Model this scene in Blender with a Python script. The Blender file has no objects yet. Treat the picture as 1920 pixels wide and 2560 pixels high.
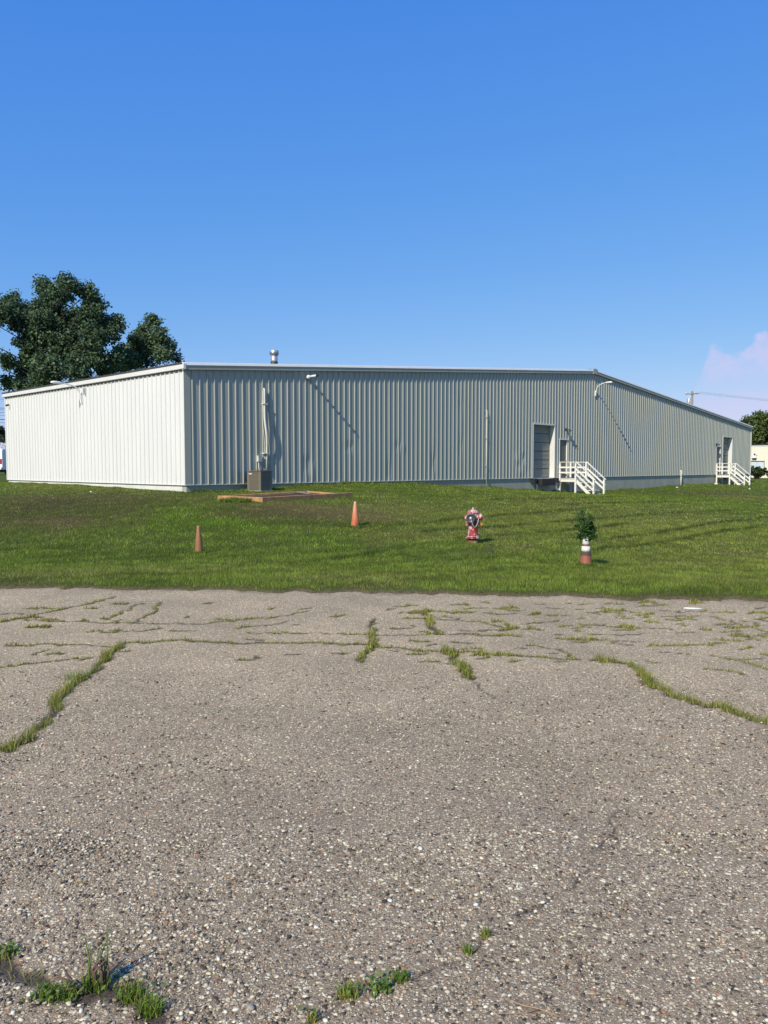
import bpy, math, random
import numpy as np
from mathutils import Vector, Matrix

R = math.radians
random.seed(7)
rng = np.random.default_rng(7)
scene = bpy.context.scene
COL = scene.collection

# ------------------------------------------------------------------ camera
EYE = 1.65
F = 1920.0                       # focal length in photo pixels (photo 1920 x 2560)
HORIZON = 1166.0
PITCH = math.atan((1280.0 - HORIZON) / F)
cam_data = bpy.data.cameras.new('camera')
cam = bpy.data.objects.new('camera', cam_data)
COL.objects.link(cam)
cam.location = (0, 0, EYE)
cam.rotation_euler = (R(90) - PITCH, 0, 0)
cam_data.sensor_fit = 'VERTICAL'
cam_data.sensor_height = 36.0
cam_data.lens = 36.0 * F / 2560.0
cam_data.clip_start = 0.05
cam_data.clip_end = 5000
scene.camera = cam

# ------------------------------------------------------------------ world and sun
SUN_EL = R(38.0)
T = Vector((0.687, 0.7267, 0)).normalized()      # along the long gable wall
W = Vector((-T.y, T.x, 0))                       # along the white side wall
GR = math.tan(R(12.5))
SH = (-T - W * GR).normalized()                  # horizontal direction towards the sun
SUN_DIR = Vector((SH.x * math.cos(SUN_EL), SH.y * math.cos(SUN_EL), math.sin(SUN_EL)))

sun_data = bpy.data.lights.new('sun', 'SUN')
sun_data.energy = 5.0
sun_data.angle = R(0.53)
sun_data.color = (1.0, 0.93, 0.80)
sun = bpy.data.objects.new('sun', sun_data)
COL.objects.link(sun)
sun.location = (-30, -40, 60)
sun.rotation_euler = SUN_DIR.to_track_quat('Z', 'Y').to_euler()

world = bpy.data.worlds.new('World')
scene.world = world
world.use_nodes = True
wn, wl = world.node_tree.nodes, world.node_tree.links
wn.clear()


def wnode(t, **kw):
    n = wn.new(t)
    for k, v in kw.items():
        setattr(n, k, v)
    return n


sky = wnode('ShaderNodeTexSky', sky_type='NISHITA', sun_disc=False)
sky.sun_elevation = SUN_EL
sky.sun_rotation = math.atan2(SUN_DIR.x, SUN_DIR.y)
sky.altitude = 0
sky.air_density = 1.0
sky.dust_density = 0.0
sky.ozone_density = 1.0
tc = wnode('ShaderNodeTexCoord')
sep = wnode('ShaderNodeSeparateXYZ')
wl.new(tc.outputs['Generated'], sep.inputs[0])


def wmath(op, a, b=None, c=None, clamp=False):
    n = wnode('ShaderNodeMath', operation=op)
    n.use_clamp = clamp
    for i, v in enumerate((a, b, c)):
        if v is None:
            continue
        if isinstance(v, (int, float)):
            n.inputs[i].default_value = v
        else:
            wl.new(v, n.inputs[i])
    return n.outputs[0]


def wmap(v, a, b, c=0.0, d=1.0, smooth=True):
    n = wnode('ShaderNodeMapRange')
    n.interpolation_type = 'SMOOTHSTEP' if smooth else 'LINEAR'
    wl.new(v, n.inputs[0])
    for i, x in enumerate((a, b, c, d)):
        n.inputs[i + 1].default_value = x
    return n.outputs[0]


# a low cumulus bank over the horizon to the right: direction based, so at infinity
az = wmath('ARCTAN2', sep.outputs[0], sep.outputs[1])
el = wmath('ARCSINE', sep.outputs[2])
comb = wnode('ShaderNodeCombineXYZ')
wl.new(az, comb.inputs[0])
wl.new(el, comb.inputs[1])
nz = wnode('ShaderNodeTexNoise')
nz.inputs['Scale'].default_value = 22.0
nz.inputs['Detail'].default_value = 6.0
nz.inputs['Roughness'].default_value = 0.55
wl.new(comb.outputs[0], nz.inputs['Vector'])
nz2 = wnode('ShaderNodeTexNoise')
nz2.inputs['Scale'].default_value = 26.0
nz2.inputs['Detail'].default_value = 4.0
wl.new(comb.outputs[0], nz2.inputs['Vector'])
edge_n = wmath('MULTIPLY', wmath('SUBTRACT', nz.outputs['Fac'], 0.5), 0.075)
# cloud top as a function of azimuth
top1 = wmap(az, 0.366, 0.402, 0.060, 0.140)
top2 = wmap(az, 0.40, 0.50, 0.0, 0.020)
d_top = wmath('SUBTRACT', wmath('ADD', wmath('ADD', top1, top2), edge_n), el)
m_top = wmap(d_top, 0.0, 0.010)
m_left = wmap(wmath('ADD', az, wmath('MULTIPLY', edge_n, 0.8)), 0.345, 0.425)
m_right = wmap(az, 1.0, 1.35, 1.0, 0.0)
m_bot = wmap(el, 0.02, 0.085, 0.35, 1.0)
dens = wmap(nz2.outputs['Fac'], 0.32, 0.68, 0.26, 0.74)
mask = wmath('MULTIPLY', wmath('MULTIPLY', m_top, m_left), wmath('MULTIPLY', m_right, m_bot))
mask = wmath('MULTIPLY', mask, dens)
# the phone's rendering of clear sky: deeper blue overhead, no white glare at the horizon (one curve for the whole sky)
ssep = wnode('ShaderNodeSeparateColor')
wl.new(sky.outputs[0], ssep.inputs[0])
scmb = wnode('ShaderNodeCombineColor')
for i, (ka, kp) in enumerate(((0.56, 1.04), (1.60, 0.60), (5.55, 0.19))):
    wl.new(wmath('MULTIPLY', wmath('POWER', ssep.outputs[i], kp), ka), scmb.inputs[i])
mixc = wnode('ShaderNodeMixRGB')
wl.new(mask, mixc.inputs[0])
wl.new(scmb.outputs[0], mixc.inputs[1])
mixc.inputs[2].default_value = (6.0, 5.75, 8.2, 1)
bg = wnode('ShaderNodeBackground')
bg.inputs['Strength'].default_value = 0.109
wl.new(mixc.outputs[0], bg.inputs['Color'])
wo = wnode('ShaderNodeOutputWorld')
wl.new(bg.outputs[0], wo.inputs['Surface'])

vs = scene.view_settings
vs.view_transform = 'Standard'
vs.look = 'None'
vs.exposure = 0.0
vs.gamma = 1.0
vs.use_curve_mapping = False
scene.cycles.max_bounces = 6
scene.cycles.transparent_max_bounces = 8
scene.cycles.use_denoising = True

# ------------------------------------------------------------------ pixel helpers
CP, SP = math.cos(PITCH), math.sin(PITCH)
EYEV = Vector((0, 0, EYE))


def ray(px, py):
    x = (px - 960.0) / F
    y = (1280.0 - py) / F
    return Vector((x, CP + y * SP, -SP + y * CP))      # forward + up*y


def on_z(px, py, z=0.0):
    d = ray(px, py)
    t = (z - EYE) / d.z
    return EYEV + d * t


def at_depth(px, py, Y):
    d = ray(px, py)
    return EYEV + d * (Y / d.y)


ZM = 1.01                                   # foot of the metal cladding
A0 = on_z(465, 1212, ZM)                    # near corner of the warehouse


def gable(px, py, out=0.0):
    """pixel -> (u, z) on the plane parallel to the gable wall, 'out' metres in front of it"""
    d = ray(px, py)
    n = -W
    o = A0 + n * out
    t = (o - EYEV).dot(n) / d.dot(n)
    p = EYEV + d * t - A0
    return p.dot(T), p.z


def side(px, py, out=0.0):
    d = ray(px, py)
    n = -T
    o = A0 + n * out
    t = (o - EYEV).dot(n) / d.dot(n)
    p = EYEV + d * t - A0
    return p.dot(W), p.z


def loc2w(u, v, z):
    return A0 + T * u + W * v + Vector((0, 0, z))


BL = gable(1877, 1120)[0]                   # length of the gable wall
BD = side(16, 1100)[0]                      # depth of the building
HE = gable(461, 911)[1]                     # eave height above cladding foot
HR = gable(1484, 927)[1]                    # ridge height
print('warehouse', BL, BD, HE, HR, A0)

# ------------------------------------------------------------------ numpy noise


def _hash(ix, iy, s):
    h = (ix * 374761393 + iy * 668265263 + s * 974634777) & 0xFFFFFFFF
    h = ((h ^ (h >> 13)) * 1274126177) & 0xFFFFFFFF
    h = h ^ (h >> 16)
    return (h & 0xFFFF) / 65535.0


def vnoise(x, y, s=0):
    x = np.asarray(x, float)
    y = np.asarray(y, float)
    ix = np.floor(x).astype(np.int64)
    iy = np.floor(y).astype(np.int64)
    fx = x - ix
    fy = y - iy
    fx = fx * fx * (3 - 2 * fx)
    fy = fy * fy * (3 - 2 * fy)
    a = _hash(ix, iy, s)
    b = _hash(ix + 1, iy, s)
    c = _hash(ix, iy + 1, s)
    d = _hash(ix + 1, iy + 1, s)
    return (a * (1 - fx) + b * fx) * (1 - fy) + (c * (1 - fx) + d * fx) * fy


def fbm(x, y, s=0, o=4):
    t = 0
    a = 0.5
    for i in range(o):
        t = t + a * vnoise(np.asarray(x) * 2 ** i, np.asarray(y) * 2 ** i, s + i * 17)
        a *= 0.5
    return t / (1 - 0.5 ** o)


def sstep(a, b, x):
    t = np.clip((x - a) / (b - a), 0, 1)
    return t * t * (3 - 2 * t)


# ------------------------------------------------------------------ terrain
def edge_y(x):
    x = np.asarray(x, float)
    return (9.86 - 0.1 * np.clip(x, -8, 8) + 0.34 * (fbm(x * 1.3 + 11, x * 0 + 3, 5) - 0.5)
            + 0.22 * (vnoise(x * 5.1, x * 0 + 9, 8) - 0.5) + 0.10 * (vnoise(x * 17.0, x * 0 + 5, 18) - 0.5))


cpts = []
for X in (-40, -20, -11, -5, 0, 5, 11, 20, 40):
    e = 9.86 - 0.1 * max(-8, min(8, X))
    cpts += [(X, e - 1.0, 0.02), (X, e + 0.2, 0.03), (X, e + 1.7, 0.0)]
cpts += [(-11, 15.0, -0.2), (-5, 14.9, -0.25), (0, 14.6, -0.25), (8, 14.0, -0.3), (13, 14.5, -0.25),
         (-3.97, 16.5, -0.22), (3.73, 14.2, -0.2), (2.08, 18.0, -0.16), (-0.79, 21.0, 0.0),
         (-5.38, 25.2, 0.587), (-3.8, 24.0, 0.6), (-1.68, 27.5, 0.6), (-4.2, 20.5, 0.2),
         (-20, 30, 0.75), (-16, 22, 0.3), (-12, 17, -0.12), (-9, 21, 0.27),
         (19.6, 40, -0.1), (10, 26, -0.15), (6, 20, -0.2), (15, 30, -0.15), (25, 34, -0.1), (34, 60, -0.05),
         (-30, 45, 0.92), (-26, 60, 0.95), (44, 62, -0.05), (-60, 60, 0.9), (-45, 30, 0.7), (60, 40, -0.1), (70, 90, 0.0)]
for px, py in ((470, 1226.5), (624, 1221), (760, 1211), (900, 1206), (1000, 1207), (1100, 1211), (1170, 1215), (1320, 1224),
               (1400, 1229), (1525, 1225), (1600, 1221), (1700, 1212.5), (1790, 1208), (1870, 1205)):
    u, z = gable(px, py)
    p = loc2w(u, -0.1, z)
    cpts.append((p.x, p.y, p.z - 0.05))
for px, py in ((345, 1219), (219, 1211), (25, 1203)):
    v, z = side(px, py)
    p = loc2w(-0.1, v, z)
    cpts.append((p.x, p.y, p.z - 0.06))
CP_ = np.array(cpts)


def _k(r2):
    return 0.5 * r2 * np.log(r2 + 1e-9)


def _tps():
    n = len(CP_)
    d2 = ((CP_[:, None, :2] - CP_[None, :, :2]) ** 2).sum(-1)
    K = _k(d2) + np.eye(n) * 1.5
    Pm = np.c_[np.ones(n), CP_[:, :2]]
    M = np.zeros((n + 3, n + 3))
    M[:n, :n] = K
    M[:n, n:] = Pm
    M[n:, :n] = Pm.T
    return np.linalg.solve(M, np.r_[CP_[:, 2], 0, 0, 0])


TW = _tps()


def ground(x, y):
    x = np.atleast_1d(np.asarray(x, float))
    y = np.atleast_1d(np.asarray(y, float))
    out = TW[-3] + TW[-2] * x + TW[-1] * y
    for i in range(len(CP_)):
        r2 = (x - CP_[i, 0]) ** 2 + (y - CP_[i, 1]) ** 2
        out = out + TW[i] * _k(r2)
    r = np.hypot(x - 5, y - 38)
    w = sstep(62, 95, r)
    out = np.clip(out, -0.6, 1.4) * (1 - w) + (0.35 - 0.006 * np.clip(x, -80, 80)) * w
    bump = 0.05 * (fbm(x * 0.6, y * 0.6, 31) - 0.5) + 0.03 * (vnoise(x * 2.1, y * 2.1, 37) - 0.5)
    return out + bump * (1 - w) * sstep(0.2, 1.2, y - edge_y(x))


def gz(x, y):
    return float(ground(x, y)[0])


def on_ground(px, py):
    d = np.array(ray(px, py))
    a, b = 7.0, 130.0
    for _ in range(3):
        t = np.linspace(a, b, 120)
        x, y, z = d[0] * t, d[1] * t, EYE + d[2] * t
        below = np.where(z < ground(x, y))[0]
        if len(below) == 0:
            return on_z(px, py, 0)
        i = max(1, below[0])
        a, b = t[i - 1], t[i]
    return Vector((d[0] * b, d[1] * b, gz(d[0] * b, d[1] * b)))


# ------------------------------------------------------------------ materials
def new_mat(name):
    m = bpy.data.materials.new(name)
    m.use_nodes = True
    nt = m.node_tree
    return m, nt, nt.nodes['Principled BSDF']


def mat(name, col, rough=0.6, metal=0.0, var=0.12, scale=6.0, bump=0.0, bscale=60.0, spec=None, col2=None, thr=None, stretch=None):
    """painted or raw surface: base colour with noise variation, optional second colour in patches, fine bump"""
    m, nt, b = new_mat(name)
    N, L = nt.nodes, nt.links
    tcn = N.new('ShaderNodeTexCoord')
    src = tcn.outputs['Object']
    if stretch:
        mp = N.new('ShaderNodeMapping')
        mp.inputs['Scale'].default_value = stretch
        L.new(src, mp.inputs[0])
        src = mp.outputs[0]
    n = N.new('ShaderNodeTexNoise')
    n.inputs['Scale'].default_value = scale
    n.inputs['Detail'].default_value = 6
    n.inputs['Roughness'].default_value = 0.6
    L.new(src, n.inputs['Vector'])
    ramp = N.new('ShaderNodeValToRGB')
    c = Vector(col)
    if col2 is None:
        ramp.color_ramp.elements[0].position = 0.3
        ramp.color_ramp.elements[1].position = 0.7
        ramp.color_ramp.elements[0].color = (*(c * (1 - var)), 1)
        ramp.color_ramp.elements[1].color = (*(c * (1 + var)), 1)
    else:
        t = 0.5 if thr is None else thr
        ramp.color_ramp.elements[0].position = t - 0.03
        ramp.color_ramp.elements[1].position = t + 0.03
        ramp.color_ramp.elements[0].color = (*c, 1)
        ramp.color_ramp.elements[1].color = (*col2, 1)
    L.new(n.outputs['Fac'], ramp.inputs[0])
    L.new(ramp.outputs[0], b.inputs['Base Color'])
    b.inputs['Roughness'].default_value = rough
    b.inputs['Metallic'].default_value = metal
    if spec is not None:
        b.inputs['Specular IOR Level'].default_value = spec
    if bump > 0:
        n2 = N.new('ShaderNodeTexNoise')
        n2.inputs['Scale'].default_value = bscale
        n2.inputs['Detail'].default_value = 4
        L.new(src, n2.inputs['Vector'])
        bp = N.new('ShaderNodeBump')
        bp.inputs['Strength'].default_value = bump
        bp.inputs['Distance'].default_value = 0.02
        L.new(n2.outputs['Fac'], bp.inputs['Height'])
        L.new(bp.outputs[0], b.inputs['Normal'])
    return m


def attr_mat(name, rough=0.8, trans=0.0, spec=0.2, mult=None):
    """colour from the mesh's own colour attribute; optional light passing through (leaves, blades)"""
    m, nt, b = new_mat(name)
    N, L = nt.nodes, nt.links
    a = N.new('ShaderNodeAttribute')
    a.attribute_name = 'Col'
    L.new(a.outputs['Color'], b.inputs['Base Color'])
    b.inputs['Roughness'].default_value = rough
    b.inputs['Specular IOR Level'].default_value = spec
    if trans > 0:
        t = N.new('ShaderNodeBsdfTranslucent')
        hs = N.new('ShaderNodeHueSaturation')
        hs.inputs['Hue'].default_value = 0.485
        hs.inputs['Value'].default_value = 1.5
        L.new(a.outputs['Color'], hs.inputs['Color'])
        L.new(hs.outputs[0], t.inputs['Color'])
        mx = N.new('ShaderNodeMixShader')
        mx.inputs[0].default_value = trans
        L.new(b.outputs[0], mx.inputs[1])
        L.new(t.outputs[0], mx.inputs[2])
        L.new(mx.outputs[0], N['Material Output'].inputs['Surface'])
    return m


M = {}
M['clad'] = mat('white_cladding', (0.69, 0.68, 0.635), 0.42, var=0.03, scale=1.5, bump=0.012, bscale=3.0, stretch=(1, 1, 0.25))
M['clad_shade'] = mat('shaded_white_cladding', (0.355, 0.368, 0.308), 0.42, var=0.035, scale=1.5, bump=0.012, bscale=3.0, stretch=(1, 1, 0.25))  # same white paint as the side wall, darkened for the raking light
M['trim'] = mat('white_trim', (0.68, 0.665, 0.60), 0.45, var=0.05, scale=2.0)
M['trim_shade'] = mat('shaded_white_trim', (0.33, 0.345, 0.285), 0.45, var=0.05, scale=2.0)  # white trim with the gable's shade put into its colour
M['roof'] = mat('dark_roof_sheet', (0.10, 0.09, 0.08), 0.6, var=0.25, scale=3)
M['closure'] = mat('dark_closure_strip', (0.03, 0.03, 0.035), 0.8)
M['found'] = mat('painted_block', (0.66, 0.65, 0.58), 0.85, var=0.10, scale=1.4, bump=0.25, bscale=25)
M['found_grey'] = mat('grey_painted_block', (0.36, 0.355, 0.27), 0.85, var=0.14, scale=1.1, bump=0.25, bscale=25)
M['door'] = mat('grey_dock_door', (0.20, 0.205, 0.17), 0.5, var=0.06, scale=2)
M['mandoor'] = mat('dark_grey_door', (0.125, 0.125, 0.095), 0.5, var=0.08, scale=2)
M['rubber'] = mat('black_rubber', (0.018, 0.018, 0.02), 0.8, var=0.3, scale=9)
M['steel'] = mat('brushed_steel', (0.55, 0.55, 0.54), 0.35, 0.9, var=0.1, scale=12)
M['galv'] = mat('galvanised_metal', (0.52, 0.53, 0.54), 0.42, 0.7, var=0.2, scale=9)
M['lampw'] = mat('white_lamp_enamel', (0.78, 0.78, 0.75), 0.4, var=0.06, scale=8)
M['dark'] = mat('dark_plastic', (0.035, 0.035, 0.038), 0.5, var=0.2, scale=12)
M['woodw'] = mat('white_painted_wood', (0.74, 0.715, 0.62), 0.6, var=0.06, scale=7, bump=0.05, bscale=40, stretch=(1, 1, 0.4))
M['wood'] = mat('weathered_timber', (0.40, 0.22, 0.085), 0.8, var=0.30, scale=5, bump=0.2, bscale=30)
M['soil'] = mat('dark_soil', (0.055, 0.035, 0.025), 0.95, var=0.5, scale=8, bump=0.9, bscale=24)
M['ac'] = mat('grey_brown_ac_enamel', (0.165, 0.145, 0.105), 0.5, var=0.06, scale=6)
M['acdark'] = mat('dark_coil', (0.03, 0.03, 0.03), 0.7, var=0.2, scale=20)
M['pvc'] = mat('white_pvc', (0.66, 0.64, 0.54), 0.45, var=0.06, scale=5)
M['conew'] = mat('white_reflective_collar', (0.74, 0.72, 0.64), 0.5, var=0.10, scale=14)
M['bark'] = mat('grey_bark', (0.03, 0.026, 0.022), 0.9, var=0.3, scale=6, bump=0.6, bscale=14)
M['stem'] = mat('brown_stem', (0.10, 0.055, 0.035), 0.8, var=0.3, scale=20)
M['pole'] = mat('weathered_pole_wood', (0.22, 0.19, 0.16), 0.9, var=0.2, scale=5)
M['wire'] = mat('black_wire', (0.03, 0.03, 0.032), 0.6)
M['van'] = mat('white_van_paint', (0.80, 0.80, 0.80), 0.25, var=0.02, scale=1)
M['glass'] = mat('dark_glass', (0.02, 0.025, 0.03), 0.05, var=0.1, scale=2, spec=0.8)
M['tail'] = mat('red_tail_lens', (0.35, 0.015, 0.015), 0.25, var=0.1)
M['cream'] = mat('cream_painted_brick', (0.72, 0.68, 0.52), 0.8, var=0.05, scale=3, bump=0.12, bscale=22)
M['winpane'] = mat('pale_blind_pane', (0.55, 0.62, 0.66), 0.2, var=0.16, scale=2.0, stretch=(1, 1, 0.3))
M['litter'] = mat('white_scrap', (0.66, 0.64, 0.56), 0.7, var=0.1)
M['twig'] = mat('dry_straw', (0.34, 0.21, 0.11), 0.8, var=0.25, scale=30)
M['deadstem'] = mat('dead_stem', (0.14, 0.09, 0.065), 0.85, var=0.3, scale=40)
M['pebgrey'] = mat('grey_pebble', (0.30, 0.26, 0.20), 0.8, var=0.2, scale=40)
M['iron'] = mat('rusty_lid_iron', (0.05, 0.036, 0.026), 0.8, var=0.3, scale=18)
M['brass'] = mat('bare_cap_steel', (0.55, 0.55, 0.56), 0.35, 0.6, var=0.1)
M['hyd_grey'] = mat('dark_blue_grey_cap', (0.045, 0.055, 0.065), 0.45, var=0.3, scale=20)
M['hyd'] = mat('flaking_red_paint', (0.33, 0.035, 0.035), 0.6, col2=(0.60, 0.43, 0.37), thr=0.535, scale=9, bump=0.4, bscale=26, stretch=(1, 1, 0.55))
M['hyd_pale'] = mat('chalky_pink_paint', (0.60, 0.43, 0.37), 0.65, col2=(0.34, 0.04, 0.035), thr=0.49, scale=11, bump=0.4, bscale=26)
M['hyd_base'] = mat('rusty_standpipe', (0.14, 0.075, 0.04), 0.85, col2=(0.36, 0.24, 0.10), thr=0.56, scale=7, bump=0.4, bscale=30)
M['tag'] = mat('orange_tag', (0.55, 0.17, 0.02), 0.6, var=0.2, scale=20)
M['leaf'] = attr_mat('tree_leaf', 0.55, 0.22, 0.35)
M['blade'] = attr_mat('grass_blade', 0.6, 0.30, 0.25)
M['stone'] = attr_mat('embedded_stone', 0.75, 0.0, 0.25)


def cone_mat(name, low, high, stain):
    """faded plastic: the colour changes along the cone's own height, with dirt blotches"""
    m, nt, b = new_mat(name)
    N, L = nt.nodes, nt.links
    tcn = N.new('ShaderNodeTexCoord')
    sp = N.new('ShaderNodeSeparateXYZ')
    L.new(tcn.outputs['Generated'], sp.inputs[0])
    n = N.new('ShaderNodeTexNoise')
    n.inputs['Scale'].default_value = 7
    n.inputs['Detail'].default_value = 6
    L.new(tcn.outputs['Object'], n.inputs['Vector'])
    ad = N.new('ShaderNodeMath')
    ad.operation = 'MULTIPLY_ADD'
    ad.inputs[1].default_value = 0.5
    L.new(n.outputs['Fac'], ad.inputs[0])
    sb = N.new('ShaderNodeMath')
    sb.operation = 'SUBTRACT'
    sb.inputs[1].default_value = 0.25
    L.new(sp.outputs[2], sb.inputs[0])
    L.new(sb.outputs[0], ad.inputs[2])
    rp = N.new('ShaderNodeValToRGB')
    rp.color_ramp.elements[0].position = 0.0
    rp.color_ramp.elements[0].color = (*stain, 1)
    rp.color_ramp.elements[1].position = 0.95
    rp.color_ramp.elements[1].color = (*high, 1)
    e = rp.color_ramp.elements.new(0.22)
    e.color = (*low, 1)
    L.new(ad.outputs[0], rp.inputs[0])
    L.new(rp.outputs[0], b.inputs['Base Color'])
    b.inputs['Roughness'].default_value = 0.6
    return m


M['cone_rust'] = cone_mat('faded_rust_cone', (0.26, 0.115, 0.048), (0.34, 0.165, 0.070), (0.21, 0.12, 0.065))
M['cone_orange'] = cone_mat('faded_orange_cone', (0.50, 0.13, 0.045), (0.70, 0.33, 0.17), (0.13, 0.05, 0.045))
M['cone_brown'] = cone_mat('faded_brown_cone', (0.29, 0.10, 0.055), (0.21, 0.09, 0.052), (0.45, 0.15, 0.060))


# pavement: old asphalt worn down to its aggregate
def pavement_mat():
    m, nt, b = new_mat('worn_aggregate_asphalt')
    N, L = nt.nodes, nt.links

    def mth(op, a, b_=None, clamp=False):
        n = N.new('ShaderNodeMath')
        n.operation = op
        n.use_clamp = clamp
        for i, v in enumerate((a, b_)):
            if v is None:
                continue
            if isinstance(v, (int, float)):
                n.inputs[i].default_value = v
            else:
                L.new(v, n.inputs[i])
        return n.outputs[0]

    def mix(f, a, c):
        n = N.new('ShaderNodeMixRGB')
        L.new(f, n.inputs[0])
        for i, v in ((1, a), (2, c)):
            if isinstance(v, tuple):
                n.inputs[i].default_value = (*v, 1)
            else:
                L.new(v, n.inputs[i])
        return n.outputs[0]

    def ramp(v, stops, const=False):
        r = N.new('ShaderNodeValToRGB')
        if const:
            r.color_ramp.interpolation = 'CONSTANT'
        els = r.color_ramp.elements
        els[0].position, els[0].color = stops[0][0], (*stops[0][1], 1)
        els[1].position, els[1].color = stops[1][0], (*stops[1][1], 1)
        for p, c in stops[2:]:
            e = els.new(p)
            e.color = (*c, 1)
        L.new(v, r.inputs[0])
        return r.outputs[0]

    geo = N.new('ShaderNodeNewGeometry')
    pos = geo.outputs['Position']
    stones = [(0.0, (0.05, 0.048, 0.05)), (0.12, (0.11, 0.095, 0.08)), (0.22, (0.19, 0.162, 0.135)), (0.40, (0.28, 0.245, 0.21)),
              (0.58, (0.38, 0.345, 0.295)), (0.72, (0.45, 0.42, 0.36)), (0.85, (0.52, 0.49, 0.43)), (0.965, (0.32, 0.18, 0.12))]
    cols = []
    masks = []
    for sc, lo, hi, keep in ((56.0, 0.34, 0.46, 0.34), (105.0, 0.36, 0.50, 0.62), (190.0, 0.34, 0.52, 0.62)):
        v = N.new('ShaderNodeTexVoronoi')
        v.inputs['Scale'].default_value = sc
        L.new(pos, v.inputs['Vector'])
        sx = N.new('ShaderNodeSeparateColor')
        L.new(v.outputs['Color'], sx.inputs[0])
        mp = N.new('ShaderNodeMapRange')
        mp.interpolation_type = 'SMOOTHSTEP'
        L.new(v.outputs['Distance'], mp.inputs[0])
        mp.inputs[1].default_value = lo
        mp.inputs[2].default_value = hi
        mp.inputs[3].default_value = 1.0
        mp.inputs[4].default_value = 0.0
        on = mth('LESS_THAN', sx.outputs[1], keep)
        masks.append(mth('MULTIPLY', mp.outputs[0], on))
        cols.append(ramp(sx.outputs[0], stones, True))
    fine = N.new('ShaderNodeTexNoise')
    fine.inputs['Scale'].default_value = 260
    fine.inputs['Detail'].default_value = 3
    L.new(pos, fine.inputs['Vector'])
    binder = ramp(fine.outputs['Fac'], [(0.30, (0.095, 0.083, 0.071)), (0.72, (0.235, 0.207, 0.177))])
    c = mix(masks[2], binder, cols[2])
    c = mix(masks[1], c, cols[1])
    c = mix(masks[0], c, cols[0])
    big = N.new('ShaderNodeTexNoise')
    big.inputs['Scale'].default_value = 0.9
    big.inputs['Detail'].default_value = 6
    big.inputs['Roughness'].default_value = 0.62
    L.new(pos, big.inputs['Vector'])
    wear = ramp(big.outputs['Fac'], [(0.30, (1.36, 1.18, 0.87)), (0.70, (1.94, 1.67, 1.22))])
    mul = N.new('ShaderNodeMixRGB')
    mul.blend_type = 'MULTIPLY'
    mul.inputs[0].default_value = 1.0
    L.new(c, mul.inputs[1])
    L.new(wear, mul.inputs[2])
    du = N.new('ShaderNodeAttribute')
    du.attribute_name = 'graze_lift'
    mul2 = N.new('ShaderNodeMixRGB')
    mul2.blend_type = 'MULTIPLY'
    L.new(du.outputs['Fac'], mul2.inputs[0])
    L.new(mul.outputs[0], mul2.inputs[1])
    mul2.inputs[2].default_value = (1.27, 1.27, 1.20, 1)  # brightening of the grazing view, put into the asphalt colour
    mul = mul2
    a = N.new('ShaderNodeAttribute')
    a.attribute_name = 'crack'
    soil = ramp(fine.outputs['Fac'], [(0.3, (0.045, 0.034, 0.025)), (0.75, (0.13, 0.10, 0.075))])
    cc = mix(a.outputs['Fac'], mul.outputs[0], soil)
    L.new(cc, b.inputs['Base Color'])
    b.inputs['Roughness'].default_value = 0.85
    b.inputs['Specular IOR Level'].default_value = 0.3
    h = mth('ADD', mth('ADD', mth('MULTIPLY', masks[0], 1.0), mth('MULTIPLY', masks[1], 0.7)), mth('MULTIPLY', masks[2], 0.35))
    h = mth('ADD', h, mth('MULTIPLY', fine.outputs['Fac'], 0.5))
    bp = N.new('ShaderNodeBump')
    bp.inputs['Strength'].default_value = 0.8
    bp.inputs['Distance'].default_value = 0.004
    L.new(h, bp.inputs['Height'])
    L.new(bp.outputs[0], b.inputs['Normal'])
    return m


M['pave'] = pavement_mat()


def lawn_mat():
    m, nt, b = new_mat('mown_lawn')
    N, L = nt.nodes, nt.links
    a = N.new('ShaderNodeAttribute')
    a.attribute_name = 'Col'
    geo = N.new('ShaderNodeNewGeometry')
    mp = N.new('ShaderNodeMapping')
    mp.inputs['Scale'].default_value = (1, 1, 1)
    L.new(geo.outputs['Position'], mp.inputs[0])
    n = N.new('ShaderNodeTexNoise')
    n.inputs['Scale'].default_value = 22
    n.inputs['Detail'].default_value = 8
    n.inputs['Roughness'].default_value = 0.75
    L.new(mp.outputs[0], n.inputs['Vector'])
    r = N.new('ShaderNodeValToRGB')
    r.color_ramp.elements[0].position = 0.3
    r.color_ramp.elements[1].position = 0.72
    r.color_ramp.elements[0].color = (0.45, 0.45, 0.45, 1)
    r.color_ramp.elements[1].color = (1.45, 1.4, 1.3, 1)
    L.new(n.outputs['Fac'], r.inputs[0])
    x = N.new('ShaderNodeMixRGB')
    x.blend_type = 'MULTIPLY'
    x.inputs[0].default_value = 1
    L.new(a.outputs['Color'], x.inputs[1])
    L.new(r.outputs[0], x.inputs[2])
    L.new(x.outputs[0], b.inputs['Base Color'])
    b.inputs['Roughness'].default_value = 0.9
    b.inputs['Specular IOR Level'].default_value = 0.15
    bp = N.new('ShaderNodeBump')
    bp.inputs['Strength'].default_value = 1.0
    bp.inputs['Distance'].default_value = 0.05
    L.new(n.outputs['Fac'], bp.inputs['Height'])
    L.new(bp.outputs[0], b.inputs['Normal'])
    return m


M['lawn'] = lawn_mat()

# ------------------------------------------------------------------ mesh helpers


def link(o, parent=None):
    COL.objects.link(o)
    if parent is not None:
        o.parent = parent
    return o


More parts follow.
